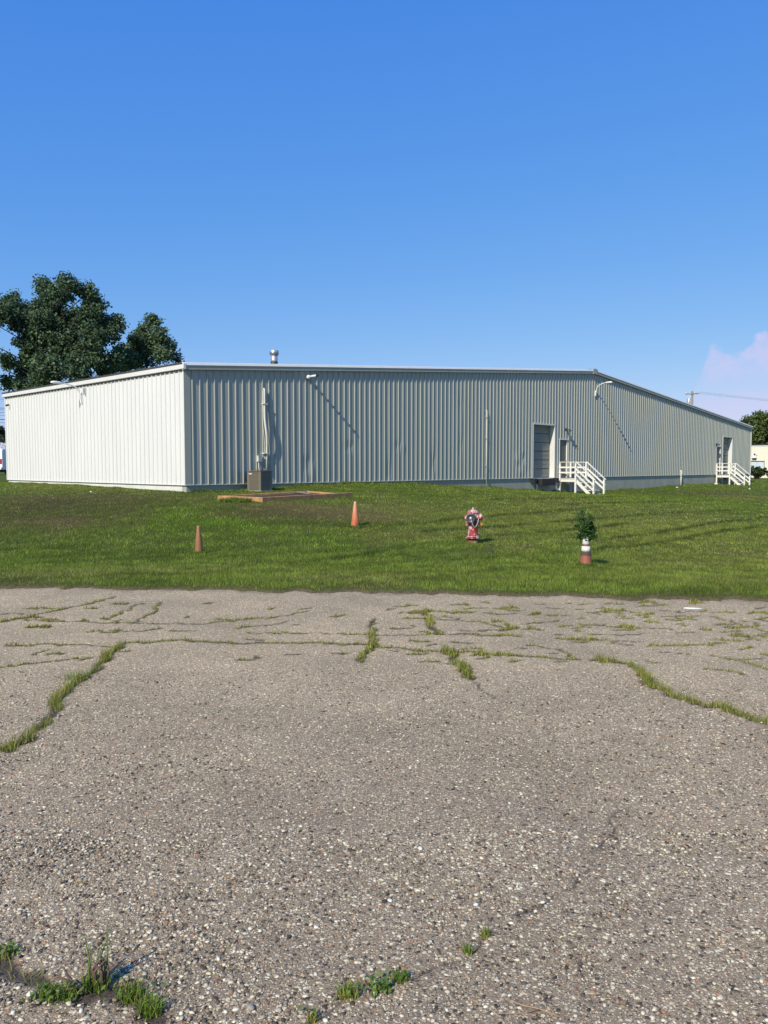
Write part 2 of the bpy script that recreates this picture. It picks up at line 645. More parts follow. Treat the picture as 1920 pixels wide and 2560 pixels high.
def np_mesh(name, verts, faces, material, parent=None, cols=None, smooth=False, kind=None):
    verts = np.asarray(verts, np.float32)
    faces = np.asarray(faces, np.int32)
    k = faces.shape[1]
    me = bpy.data.meshes.new(name)
    me.vertices.add(len(verts))
    me.vertices.foreach_set('co', verts.ravel())
    me.loops.add(faces.size)
    me.loops.foreach_set('vertex_index', faces.ravel())
    me.polygons.add(len(faces))
    me.polygons.foreach_set('loop_start', np.arange(0, faces.size, k, dtype=np.int32))
    me.polygons.foreach_set('loop_total', np.full(len(faces), k, dtype=np.int32))
    if smooth:
        me.polygons.foreach_set('use_smooth', np.ones(len(faces), bool))
    me.update(calc_edges=True)
    if cols is not None:
        at = me.color_attributes.new('Col', 'FLOAT_COLOR', 'POINT')
        c = np.ones((len(verts), 4), np.float32)
        c[:, :3] = cols
        at.data.foreach_set('color', c.ravel())
    me.materials.append(M[material])
    o = bpy.data.objects.new(name, me)
    if kind:
        o['kind'] = kind
    return link(o, parent)


class MB:
    def __init__(self):
        self.v = []
        self.f = []

    def add(self, vs_, fs):
        n = len(self.v)
        self.v += [tuple(p) for p in vs_]
        self.f += [tuple(i + n for i in f) for f in fs]
        return self

    def box(self, x0, x1, y0, y1, z0, z1):
        vs_ = [(x0, y0, z0), (x1, y0, z0), (x1, y1, z0), (x0, y1, z0), (x0, y0, z1), (x1, y0, z1), (x1, y1, z1), (x0, y1, z1)]
        return self.add(vs_, [(0, 3, 2, 1), (4, 5, 6, 7), (0, 1, 5, 4), (1, 2, 6, 5), (2, 3, 7, 6), (3, 0, 4, 7)])

    def beam(self, p, q, w, h, up=(0, 0, 1)):
        """rectangular bar from p to q, w across, h along 'up'"""
        p, q = Vector(p), Vector(q)
        d = (q - p).normalized()
        s = d.cross(Vector(up))
        if s.length < 1e-4:
            s = d.cross(Vector((1, 0, 0)))
        s.normalize()
        n = s.cross(d).normalized()
        vs_ = []
        for c in (p, q):
            for a, b in ((-1, -1), (1, -1), (1, 1), (-1, 1)):
                vs_.append(c + s * (a * w / 2) + n * (b * h / 2))
        return self.add(vs_, [(0, 1, 2, 3), (7, 6, 5, 4), (0, 4, 5, 1), (1, 5, 6, 2), (2, 6, 7, 3), (3, 7, 4, 0)])

    def tube(self, pts, r, n=8, cap=True):
        pts = [Vector(p) for p in pts]
        rs = r if isinstance(r, (list, tuple)) else [r] * len(pts)
        vs_, fs = [], []
        ref = None
        for i, p in enumerate(pts):
            d = (pts[min(i + 1, len(pts) - 1)] - pts[max(i - 1, 0)]).normalized()
            if ref is None:
                ref = d.cross(Vector((0.3, 0.2, 1)))
                if ref.length < 0.1:
                    ref = d.cross(Vector((1, 0, 0)))
                ref.normalize()
            s = (ref - d * ref.dot(d)).normalized()
            ref = s
            t = d.cross(s)
            for k in range(n):
                a = 2 * math.pi * k / n
                vs_.append(p + (s * math.cos(a) + t * math.sin(a)) * rs[i])
        for i in range(len(pts) - 1):
            for k in range(n):
                a, b = i * n + k, i * n + (k + 1) % n
                fs.append((a, b, b + n, a + n))
        if cap:
            fs.append(tuple(reversed(range(n))))
            fs.append(tuple(range((len(pts) - 1) * n, len(pts) * n)))
        return self.add(vs_, fs)

    def lathe(self, prof, n=20, mtx=None, cap=True):
        vs_, fs = [], []
        for r, z in prof:
            for k in range(n):
                a = 2 * math.pi * k / n
                p = Vector((r * math.cos(a), r * math.sin(a), z))
                vs_.append(mtx @ p if mtx is not None else p)
        for i in range(len(prof) - 1):
            for k in range(n):
                a, b = i * n + k, i * n + (k + 1) % n
                fs.append((a, b, b + n, a + n))
        if cap:
            fs.append(tuple(reversed(range(n))))
            fs.append(tuple(range((len(prof) - 1) * n, len(prof) * n)))
        return self.add(vs_, fs)

    def prism(self, poly, axis_from, axis_to, mtx=None):
        """polygon of (x,z) extruded along y"""
        n = len(poly)
        vs_ = [(x, axis_from, z) for x, z in poly] + [(x, axis_to, z) for x, z in poly]
        if mtx is not None:
            vs_ = [mtx @ Vector(p) for p in vs_]
        fs = [tuple(range(n)), tuple(reversed(range(n, 2 * n)))]
        for i in range(n):
            j = (i + 1) % n
            fs.append((i, i + n, j + n, j))
        return self.add(vs_, fs)

    def build(self, name, material, parent=None, smooth=False, bevel=0.0):
        me = bpy.data.meshes.new(name)
        me.from_pydata(self.v, [], self.f)
        me.update()
        me.materials.append(M[material])
        if smooth:
            for p in me.polygons:
                p.use_smooth = len(p.vertices) <= 4
        o = bpy.data.objects.new(name, me)
        link(o, parent)
        if bevel > 0:
            md = o.modifiers.new('edge', 'BEVEL')
            md.width = bevel
            md.segments = 2
            md.limit_method = 'ANGLE'
        return o


def tag(o, label, cat=None, group=None, kind=None):
    if label:
        o['label'] = label
    if cat:
        o['category'] = cat
    if group:
        o['group'] = group
    if kind:
        o['kind'] = kind
    return o


def thing(name, loc, label, cat, rz=0.0, group=None):
    o = bpy.data.objects.new(name, None)
    o.empty_display_size = 0.1
    COL.objects.link(o)
    o.location = loc
    o.rotation_euler = (0, 0, rz)
    return tag(o, label, cat, group)


def copy_tree(o, parent=None):
    c = o.copy()
    COL.objects.link(c)
    c.parent = parent
    for ch in o.children:
        copy_tree(ch, c)
    return c


RZ = math.atan2(T.y, T.x)

# ------------------------------------------------------------------ lawn (one sheet to the horizon)


def px_ellipse(px, py, rx, ry):
    c = on_ground(px, py)
    a = on_ground(px + rx, py)
    b = on_ground(px, py - ry)
    return (c.x, c.y, max(0.3, abs(a.x - c.x)), max(0.4, (b - c).length))


DRY = [px_ellipse(*e) + (s,) for e, s in (((760, 1272, 200, 17), 1.0), ((905, 1284, 130, 8), 0.9), ((840, 1292, 120, 8), 1.0), ((1000, 1268, 130, 9), 0.6),
       ((180, 1262, 260, 26), 0.62), ((140, 1303, 110, 7), 0.8), ((40, 1245, 120, 9), 0.5), ((640, 1290, 120, 9), 0.5), ((1840, 1384, 90, 9), 0.7), ((1700, 1402, 120, 8), 0.4),
       ((1870, 1240, 90, 7), 0.5), ((1180, 1389, 50, 8), 0.7), ((1310, 1370, 30, 6), 0.5), ((500, 1243, 60, 6), 0.5), ((940, 1364, 20, 4), 0.4))]
LIME = [px_ellipse(*e) + (s,) for e, s in (((450, 1283, 60, 18), 1.1), ((540, 1303, 70, 10), 1.0), ((640, 1322, 60, 10), 0.5), ((100, 1340, 110, 10), 0.4),
        ((420, 1320, 60, 10), 0.5))]
DULL = [px_ellipse(*e) + (s,) for e, s in (((160, 1262, 300, 34), 0.42), ((700, 1290, 260, 24), 0.24), ((1750, 1236, 220, 14), 0.15))]
PALE = [px_ellipse(*e) + (s,) for e, s in (((1600, 1312, 420, 60), 0.75), ((1250, 1290, 260, 26), 0.5), ((1150, 1330, 200, 25), 0.4), ((560, 1430, 500, 25), 0.30), ((1400, 1440, 500, 20), 0.3))]
STRIPES = []
for line in (((1234, 1249), (1425, 1246), (1560, 1243)), ((1100, 1302), (1205, 1294), (1375, 1278), (1500, 1268)),
             ((1060, 1330), (1237, 1319), (1460, 1300), (1560, 1292)), ((1150, 1346), (1280, 1337), (1433, 1326), (1560, 1310)),
             ((1485, 1352), (1604, 1340), (1792, 1307), (1920, 1294)), ((1480, 1376), (1626, 1362), (1773, 1334), (1920, 1312)),
             ((1488, 1299), (1620, 1285), (1840, 1275)), ((900, 1318), (1000, 1312), (1110, 1302)), ((1420, 1262), (1600, 1256), (1800, 1250)),
             ((130, 1372), (200, 1376), (260, 1370)), ((330, 1392), (390, 1395), (440, 1384)), ((620, 1410), (760, 1405), (880, 1392), (960, 1378))):
    STRIPES.append([on_ground(*p) for p in line])


def poly_dist(x, y, pts):
    best = np.full(np.shape(x), 1e9)
    for a, b in zip(pts[:-1], pts[1:]):
        dx, dy = b[0] - a[0], b[1] - a[1]
        l2 = dx * dx + dy * dy + 1e-9
        t = np.clip(((x - a[0]) * dx + (y - a[1]) * dy) / l2, 0, 1)
        best = np.minimum(best, np.hypot(x - a[0] - t * dx, y - a[1] - t * dy))
    return best


def lawn_fields(x, y):
    """what the turf is like at a place: dry share, lush share, uncut streak"""
    n1 = fbm(x * 0.35, y * 0.35, 3)
    n2 = fbm(x * 1.1, y * 0.9, 9)
    n3 = fbm(x * 3.0, y * 3.0, 14)
    dry = 0.30 * sstep(0.48, 0.75, n1) + 0.25 * sstep(0.55, 0.8, n2)
    for cx, cy, rx, ry, s in DRY:
        g = np.exp(-(((x - cx) / rx) ** 2 + ((y - cy) / ry) ** 2) * 1.2)
        dry = dry + s * g * (0.45 + 1.1 * n2)
    e = y - edge_y(x)
    dry = dry + 0.55 * np.exp(-np.clip(e, 0, 9) / 0.16) * (0.4 + n3)
    lush = 0.18 * sstep(0.5, 0.75, fbm(x * 0.8 + 50, y * 0.8, 21))
    for cx, cy, rx, ry, s in LIME:
        lush = lush + s * np.exp(-(((x - cx) / rx) ** 2 + ((y - cy) / ry) ** 2) * 1.2) * (0.4 + 1.1 * n2)
    st = np.zeros(np.shape(x))
    for pts in STRIPES:
        d = poly_dist(x + 0.25 * (n2 - 0.5), y + 0.25 * (n3 - 0.5), pts)
        wd = 0.065 + 0.0052 * pts[0].y
        st = np.maximum(st, np.exp(-(d / wd) ** 2) * np.clip(2.1 * n2 - 0.32, 0.15, 0.95))
    # broad mower passes running away to the right
    ph = (x * -0.42 + y * 0.91 + 0.35 * (n1 - 0.5))
    passes = 0.5 + 0.5 * np.sin(ph * 2 * math.pi / 1.25)
    return np.clip(dry, 0, 1), np.clip(lush, 0, 1), np.clip(st, 0, 1), passes, n2, n3


C_GREEN = np.array((0.140, 0.200, 0.022))
C_DARK = np.array((0.040, 0.074, 0.008))
C_DRY = np.array((0.208, 0.177, 0.056))
C_LUSH = np.array((0.165, 0.285, 0.018))


def lawn_colour(x, y):
    dry, lush, st, ps, n2, n3 = lawn_fields(x, y)
    c = C_GREEN[None] * (0.80 + 0.40 * n2[:, None]) * (0.88 + 0.24 * ps[:, None])
    c = c * (1 - lush[:, None]) + C_LUSH[None] * lush[:, None]
    c = c * (1 - dry[:, None]) + C_DRY[None] * dry[:, None]
    for cx, cy, rx, ry, s in PALE:
        w_ = (s * np.exp(-(((x - cx) / rx) ** 2 + ((y - cy) / ry) ** 2) * 1.2) * (0.35 + 1.2 * n2))[:, None]
        c = c * (1 - w_) + np.array((0.225, 0.245, 0.045))[None] * w_
    for cx, cy, rx, ry, s in DULL:
        c = c * (1 - (s * np.exp(-(((x - cx) / rx) ** 2 + ((y - cy) / ry) ** 2) * 1.2) * (0.6 + 0.8 * n2))[:, None])
    c = c * (1 - st[:, None]) + C_DARK[None] * st[:, None]
    return c


xs = np.concatenate([[-1800, -900, -450, -240, -150, -105], np.linspace(-80, -24, 30)[:-1], np.linspace(-24, -9, 60)[:-1], np.linspace(-9, 9, 360), np.linspace(9, 44, 130)[1:], np.linspace(44, 100, 30)[1:],
                     [130, 180, 260, 450, 900, 1800]])
off = np.concatenate([[-0.10, 0.02, 0.10, 0.22, 0.36], 0.36 + np.cumsum(0.10 + 0.0022 * np.arange(1, 240)), [140, 170, 230, 350, 600, 1100, 2200]])
GX, GO = np.meshgrid(xs, off)
GY = edge_y(np.clip(GX, -60, 60)) + GO
gx, gy = GX.ravel(), GY.ravel()
gzv = ground(gx, gy)
o_ = GO.ravel()
gzv = np.where(o_ < 0, -0.06, gzv + np.where(o_ < 0.06, -0.015, np.where(o_ < 0.3, 0.012, 0.0)))
nx, ny = len(xs), len(off)
idx = np.arange(nx * ny).reshape(ny, nx)
faces = np.stack([idx[:-1, :-1].ravel(), idx[:-1, 1:].ravel(), idx[1:, 1:].ravel(), idx[1:, :-1].ravel()], 1)
lawn_cols = lawn_colour(gx, gy) * 0.62
lawn_cols = np.where((o_ < 0.05)[:, None], np.array((0.16, 0.125, 0.075))[None], lawn_cols)
lawn = np_mesh('lawn', np.c_[gx, gy, gzv], faces, 'lawn', cols=lawn_cols, smooth=True)
lawn['kind'] = 'structure'

# ------------------------------------------------------------------ pavement
CR = []          # (points, half width, depth, grass density per metre, blade height)


def crack(pix, hw, dens, hgt, depth=0.012):
    pts = [on_z(px, py) for px, py in pix]
    fine_ = []
    for a, b in zip(pts[:-1], pts[1:]):
        n = max(2, int((b - a).length / 0.07))
        for i in range(n):
            p = a.lerp(b, i / n)
            j = 0.012 + 0.004 * p.y
            fine_.append((p.x + random.uniform(-j, j), p.y + random.uniform(-j, j)))
    fine_.append((pts[-1].x, pts[-1].y))
    CR.append((fine_, hw, depth, dens, hgt))


crack([(776, 2547), (848, 2505), (911, 2471), (1012, 2450), (1092, 2425), (1147, 2391), (1219, 2336), (1290, 2290), (1356, 2255), (1430, 2217),
       (1468, 2176), (1509, 2109), (1535, 2042), (1606, 2001)], 0.0042, 0, 0, 0.012)
crack([(700, 2640), (776, 2547)], 0.007, 0, 0, 0.012)
crack([(-30, 2380), (20, 2420), (90, 2460), (160, 2492), (230, 2482), (290, 2470), (330, 2490), (395, 2545)], 0.030, 30, 0.03, 0.012)
crack([(-60, 1895), (0, 1874), (35, 1868), (75, 1845), (116, 1799), (145, 1752), (185, 1718), (214, 1695), (249, 1666), (278, 1631), (307, 1611)], 0.034, 330, 0.055)
crack([(318, 1608), (393, 1605), (463, 1599), (555, 1607), (665, 1607), (810, 1608), (926, 1613), (1035, 1625), (1110, 1628), (1190, 1632), (1272, 1637),
       (1377, 1644), (1452, 1650)], 0.022, 95, 0.028)
crack([(1487, 1651), (1540, 1654), (1579, 1661), (1602, 1689), (1643, 1718), (1683, 1738), (1730, 1755), (1770, 1764), (1828, 1776), (1880, 1793), (1920, 1807), (1990, 1830)],
      0.034, 330, 0.055)
crack([(1110, 1628), (1134, 1640), (1157, 1671), (1180, 1695)], 0.035, 260, 0.055)
crack([(1180, 1695), (1205, 1720), (1240, 1745)], 0.008, 0, 0)
crack([(935, 1550), (932, 1580), (932, 1614), (903, 1654)], 0.030, 150, 0.045)
crack([(1064, 1527), (1081, 1556), (1096, 1585)], 0.035, 150, 0.045)
crack([(-40, 1558), (0, 1553), (52, 1547), (110, 1532), (174, 1521), (231, 1507), (284, 1492)], 0.022, 130, 0.035)
for pix in ([(52, 1550), (191, 1553), (347, 1559), (521, 1559), (619, 1547), (694, 1544), (770, 1527)], [(260, 1550), (324, 1521), (353, 1509)],
            [(220, 1579), (347, 1579), (405, 1570)], [(0, 1666), (58, 1659), (145, 1651), (231, 1643)], [(23, 1614), (121, 1611), (197, 1612), (278, 1618)],
            [(619, 1582), (752, 1582), (868, 1585), (960, 1588), (1099, 1585), (1301, 1590)], [(1394, 1596), (1510, 1599), (1597, 1605)],
            [(1325, 1614), (1394, 1622), (1440, 1645)], [(1608, 1614), (1712, 1614), (1816, 1608)], [(1776, 1637), (1845, 1654), (1920, 1671), (1990, 1685)],
            [(1764, 1670), (1857, 1686)], [(350, 1550), (390, 1525), (400, 1505)], [(1100, 1540), (1200, 1556), (1260, 1570)], [(1450, 1560), (1560, 1566), (1680, 1572)],
            [(1780, 1540), (1860, 1562), (1925, 1580)], [(80, 1638), (120, 1624)], [(600, 1570), (690, 1560), (720, 1552)]):
    crack(pix, 0.012, 95, 0.026)
for _ in range(170):        # short broken joints near the lawn edge
    y0 = random.uniform(1508, 1660)
    if random.random() < 0.5:
        y0 = random.uniform(1505, 1580)
    x0 = random.uniform(0, 1920) if random.random() < 0.45 else random.uniform(1000, 1920)
    ln = random.uniform(10, 60)
    crack([(x0, y0), (x0 + ln, y0 + random.uniform(-4, 4))], random.uniform(0.010, 0.022), random.choice((60, 130, 200)), random.uniform(0.02, 0.04))

U = np.linspace(-0.80, 0.80, 460)
S = np.linspace(0, 1, 500)
PY = 0.75 * (11.3 / 0.75) ** S
UU, YY = np.meshgrid(U, PY)
XX = UU * (YY + 0.8)
px_, py_ = XX.ravel(), YY.ravel()
cr_attr = np.zeros(px_.shape)
zz = 0.010 * (fbm(px_ * 0.8, py_ * 0.8, 41) - 0.5) + 0.004 * (vnoise(px_ * 9, py_ * 9, 43) - 0.5) + 0.003 * (vnoise(px_ * 30, py_ * 30, 44) - 0.5)
for fine_, hw, depth, dens, hgt in CR:
    xa = min(p[0] for p in fine_) - 0.4
    xb = max(p[0] for p in fine_) + 0.4
    ya = min(p[1] for p in fine_) - 0.4
    yb = max(p[1] for p in fine_) + 0.4
    sel = np.where((px_ > xa) & (px_ < xb) & (py_ > ya) & (py_ < yb))[0]
    if len(sel) == 0:
        continue
    d = poly_dist(px_[sel], py_[sel], fine_)
    nn = vnoise(px_[sel] * 22, py_[sel] * 22, 51)
    ww = np.maximum(hw * (0.5 + nn), (0.55 if dens else 0.30) * 0.003 * py_[sel])
    m_ = 1 - sstep(ww * 0.6, ww * 1.4 + 0.004, d)
    if dens == 0:
        m_ = m_ * np.clip(2.2 * vnoise(px_[sel] * 7, py_[sel] * 7, 53) - 0.25, 0.15, 0.9)
    cr_attr[sel] = np.maximum(cr_attr[sel], m_)
    zz[sel] -= depth * m_ * 0.6
# soil pocket at the lower left and along the turf edge
ee = py_ - edge_y(px_)
cr_attr = np.maximum(cr_attr, sstep(-0.16, 0.0, ee + 0.22 * (vnoise(px_ * 5, py_ * 5, 61) - 0.5)) * (0.05 + 0.5 * fbm(px_ * 2.5, py_ * 2.5, 63)))
zz = np.where(ee > 0.05, zz - 0.04 * sstep(0.05, 0.35, ee), zz)
idx = np.arange(len(U) * len(S)).reshape(len(S), len(U))
faces = np.stack([idx[:-1, :-1].ravel(), idx[:-1, 1:].ravel(), idx[1:, 1:].ravel(), idx[1:, :-1].ravel()], 1)
pavement = np_mesh('pavement', np.c_[px_, py_, zz], faces, 'pave', smooth=True)
at = pavement.data.attributes.new('crack', 'FLOAT', 'POINT')
at.data.foreach_set('value', cr_attr.astype(np.float32))
at = pavement.data.attributes.new('graze_lift', 'FLOAT', 'POINT')
graze_lift = sstep(3.2, 7.0, py_ + 2.4 * (fbm(px_ * 0.7, py_ * 0.7, 77) - 0.5))       # painted paler towards the turf, for lit stone tops at a grazing view
at.data.foreach_set('value', graze_lift.astype(np.float32))
pavement['kind'] = 'structure'
ob = MB()
ob.add([(-90, -60, -0.03), (90, -60, -0.03), (90, 9.0, -0.03), (-90, 10.5, -0.03)], [(0, 1, 2, 3)])
o = ob.build('parking_lot', 'pave')
o['kind'] = 'structure'

# ------------------------------------------------------------------ warehouse
wh = thing('warehouse', A0, 'long low metal warehouse, one side sunlit white, ribbed gable end in raking light', 'warehouse', RZ)
SL = (HR - HE) / (BL / 2)
TRIM = 0.25


def roof_z(u):
    return HE + SL * min(u, BL - u)


# openings in the gable wall (u0, u1, z top)
def opening(xl, xr, ytop):
    u0, z0 = gable(xl, ytop)
    u1, _ = gable(xr, ytop)
    return u0, u1, z0


D1 = opening(1332.5, 1387.5, 1059.5)
M1 = opening(1398.5, 1418.5, 1099.5)
M2 = opening(1790.5, 1801.5, 1117)
D2 = opening(1807.5, 1831, 1092)
OPEN = [D1, M1, M2, D2]
print('openings', OPEN)

DENTS = []
for px, py, su, sz, am in ((768, 1160, 0.22, 0.30, 0.030), (782, 1175, 0.12, 0.35, -0.02), (872, 1117, 0.25, 0.14, 0.022), (993, 1112, 0.22, 0.14, 0.02),
                           (1005, 1115, 0.12, 0.12, -0.015), (970, 1180, 0.16, 0.45, 0.02), (1083, 1155, 0.15, 0.4, 0.028), (1150, 1115, 0.13, 0.35, 0.018),
                           (1290, 1150, 0.22, 0.22, -0.03), (1308, 1145, 0.2, 0.18, 0.035), (1317, 1175, 0.2, 0.3, 0.02), (1300, 1178, 0.3, 0.2, -0.02),
                           (685, 1100, 0.4, 0.5, 0.012), (1150, 1012, 0.2, 0.4, 0.012)):
    u, z = gable(px, py)
    DENTS.append((u, z, su, sz, am * 1.3))

RIB = 0.305
RH = 0.035
PROF = [(-0.014, RH), (0.014, RH), (0.025, 0.0), (0.075, -0.001), (0.108, 0.0), (0.118, 0.0035), (0.130, 0.0035), (0.140, 0.0), (0.175, 0.0),
        (0.185, 0.0035), (0.197, 0.0035), (0.207, 0.0), (0.245, -0.001), (0.280, 0.0)]


def make_panel(u0, u1, side_wall=False):
    us = [u0, u1]
    k0, k1 = int(math.floor(u0 / RIB)) - 1, int(math.ceil(u1 / RIB)) + 1
    prof = []
    for k in range(k0, k1 + 1):
        jit = random.uniform(-0.0016, 0.0016)
        sl = random.uniform(-0.0055, 0.0055)
        for du, h in PROF:
            prof.append((k * RIB + du, h + (sl * (du - 0.152) / 0.12 if h < RH else 0)))
    prof.sort()
    pu = np.array([p[0] for p in prof])
    ph = np.array([p[1] for p in prof])
    us += [p for p in pu if u0 < p < u1]
    if not side_wall:
        for a, b, zt in OPEN:
            for e in (a, b):
                if u0 < e < u1:
                    us.append(e)
    us = sorted(set(us))
    clean = [us[0]]
    for u in us[1:]:
        if u - clean[-1] > 1e-4:
            clean.append(u)
    us = clean
    tilt = random.uniform(-0.0022, 0.0022)
    lean = random.uniform(-0.002, 0.002)
    rows = 16
    b = MB()
    vs_, fs = [], []
    for i in range(len(us) - 1):
        mid = (us[i] + us[i + 1]) / 2
        zb = 0.0
        if not side_wall:
            for a, c, zt in OPEN:
                if a < mid < c:
                    zb = zt + 0.03
        n = len(vs_)
        for u in (us[i], us[i + 1]):
            ztop = (HE if side_wall else roof_z(u)) - 0.06
            for r in range(rows + 1):
                z = zb + (ztop - zb) * r / rows
                h = float(np.interp(u, pu, ph)) + tilt * ((u - u0) / (u1 - u0) * 2 - 1) + lean * math.sin(z * 1.7 + u0 * 3)
                if not side_wall:
                    for du, dz, su, sz, am in DENTS:
                        h -= am * math.exp(-((u - du) / su) ** 2 - ((z - dz) / sz) ** 2)
                vs_.append((u, -h - 0.0, z) if not side_wall else (-h, u, z))
        q = rows + 1
        for r in range(rows):
            f = (n + r, n + q + r, n + q + r + 1, n + r + 1)
            fs.append(f if not side_wall else tuple(reversed(f)))
    b.add(vs_, fs)
    return b.build('wall_panel', 'clad' if side_wall else 'clad_shade', wh)


PW = RIB * 3
n_p = int(math.ceil((BL - 0.1) / PW))
for i in range(n_p):
    a = 0.20 if i == 0 else i * PW + 0.05
    c = min((i + 1) * PW + 0.05, BL - 0.05)
    if c - a > 0.05:
        make_panel(a, c)
n_p = int(math.ceil(BD / PW))
for i in range(n_p):
    a = 0.06 if i == 0 else i * PW + 0.05
    c = min((i + 1) * PW + 0.05, BD - 0.03)
    if c - a > 0.05:
        make_panel(a, c, True)

# plain walls on the far sides, structural core, roof
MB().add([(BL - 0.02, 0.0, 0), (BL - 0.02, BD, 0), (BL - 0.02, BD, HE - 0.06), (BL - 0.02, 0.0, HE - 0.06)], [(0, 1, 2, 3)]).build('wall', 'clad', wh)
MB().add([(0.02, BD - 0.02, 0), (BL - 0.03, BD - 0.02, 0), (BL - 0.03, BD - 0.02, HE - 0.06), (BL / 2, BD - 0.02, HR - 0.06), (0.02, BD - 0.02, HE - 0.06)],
         [(4, 3, 2, 1, 0)]).build('wall', 'clad', wh)

rb = MB()
vv = []
k = -0.06
while k < BD + 0.08:
    for dv, h in ((0.0, 0.0), (0.11, 0.0), (0.135, 0.035), (0.17, 0.035), (0.195, 0.0)):
        vv.append((k + dv, h))
    k += RIB
for s in (0, 1):
    b = MB()
    vs_, fs = [], []
    ue = -0.14 if s == 0 else BL + 0.14
    for u in (ue, BL / 2):
        zr = HE + SL * (u if s == 0 else BL - u) + 0.045
        for v, h in vv:
            vs_.append((u, v, zr + h))
    n = len(vv)
    for i in range(n - 1):
        f = (i, i + n, i + n + 1, i + 1)
        fs.append(f if s == 0 else tuple(reversed(f)))
    # thickness at the eave: the open ends of the ribs
    base = len(vs_)
    for v, h in vv:
        vs_.append((ue + (0.02 if s == 0 else -0.02), v, HE + SL * (-0.14) + 0.005))
    for i in range(n - 1):
        fs.append((i, i + 1, base + i + 1, base + i))
    b.add(vs_, fs).build('roof', 'roof', wh)

# rake trim: folded sheet, sloping lip on top, upright face below
for s in (0, 1):
    for seg in range(4):
        ua = (BL / 2) * seg / 4 + (-0.10 if seg == 0 else 0.004)
        ub = (BL / 2) * (seg + 1) / 4 - (0.004 if seg < 3 else 0.0)
        st_ = 0.0 if seg % 2 == 0 else 0.004
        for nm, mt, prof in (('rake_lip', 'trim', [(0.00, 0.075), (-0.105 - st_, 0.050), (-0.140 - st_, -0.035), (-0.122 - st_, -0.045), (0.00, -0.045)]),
                             ('rake_trim', 'trim_shade', [(0.00, -0.047), (-0.116 - st_, -0.047), (-0.116 - st_, -0.185), (-0.100, -0.190), (0.00, -0.190)])):  # face coloured darker than the lip, for the shade beneath it
            vs_, fs = [], []
            for u in (ua, ub):
                zr = HE + SL * u
                uu = u if s == 0 else BL - u
                for v, dz in prof:
                    vs_.append((uu, v, zr + dz))
            n = len(prof)
            for i in range(n):
                j = (i + 1) % n
                fs.append((i, j, j + n, i + n) if s == 1 else (i, i + n, j + n, j))
            fs.append(tuple(range(n)))
            fs.append(tuple(range(2 * n - 1, n - 1, -1)))
            MB().add(vs_, fs).build(nm, mt, wh)
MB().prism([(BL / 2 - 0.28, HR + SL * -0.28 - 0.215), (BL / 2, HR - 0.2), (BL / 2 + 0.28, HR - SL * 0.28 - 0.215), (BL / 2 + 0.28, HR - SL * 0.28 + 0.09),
            (BL / 2, HR + 0.115), (BL / 2 - 0.28, HR - SL * 0.28 + 0.09)], -0.155, 0.02).build('ridge_cap', 'trim_shade', wh)
MB().prism([(BL / 2 - 0.3, HR + 0.055), (BL / 2, HR + 0.09), (BL / 2 + 0.3, HR + 0.055), (BL / 2, HR + 0.125)], 0.03, BD).build('ridge_flashing', 'roof', wh)
# eave fascia over the white wall
fas = MB()
fas.add([], [])
prof = [(-0.02, 0.02), (-0.115, 0.0), (-0.115, -0.155), (-0.085, -0.175), (-0.02, -0.175)]
vs_, fs = [], []
for v in (-0.145, BD + 0.06):
    for u, dz in prof:
        vs_.append((u, v, HE + dz))
n = len(prof)
for i in range(n):
    j = (i + 1) % n
    fs.append((i, j, j + n, i + n))
fs += [tuple(reversed(range(n))), tuple(range(n, 2 * n))]
MB().add(vs_, fs).build('eave_fascia', 'trim', wh)
# foam closures at the head of the white wall ribs: a dark dashed line
cl = MB()
k = 0.0
while k < BD - 0.2:
    cl.box(-0.075, -0.004, k + 0.05, k + 0.255, HE - 0.202, HE - 0.180)
    k += RIB
cl.build('closure_strip', 'closure', wh)
# corner trims
MB().box(-0.035, 0.22, -0.012, 0.0, 0.0, HE - 0.19).build('corner_trim', 'trim_shade', wh)
MB().box(-0.0352, 0.0, 0.001, 0.075, 0.0, HE - 0.17).build('corner_trim', 'trim', wh)
MB().box(BL - 0.06, BL + 0.03, -0.04, 0.08, 0.0, HE - 0.19).build('corner_trim', 'trim', wh)
MB().box(-0.03, 0.0, BD - 0.05, BD + 0.02, 0.0, HE - 0.17).build('corner_trim', 'trim', wh)
# foundation walls, set back from the cladding so the sheet edge shades them
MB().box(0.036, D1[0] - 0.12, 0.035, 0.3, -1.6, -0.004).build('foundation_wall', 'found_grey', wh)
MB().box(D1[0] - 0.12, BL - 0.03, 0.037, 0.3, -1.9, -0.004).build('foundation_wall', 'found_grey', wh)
MB().box(0.033, 0.3, 0.3, BD - 0.05, -1.6, -0.004).build('foundation_wall', 'found', wh)
MB().box(-0.03, BL, -0.030, 0.03, -0.022, 0.0).build('base_flashing', 'trim', wh)
MB().box(-0.030, 0.03, 0.03, BD, -0.022, 0.0).build('base_flashing', 'trim', wh)


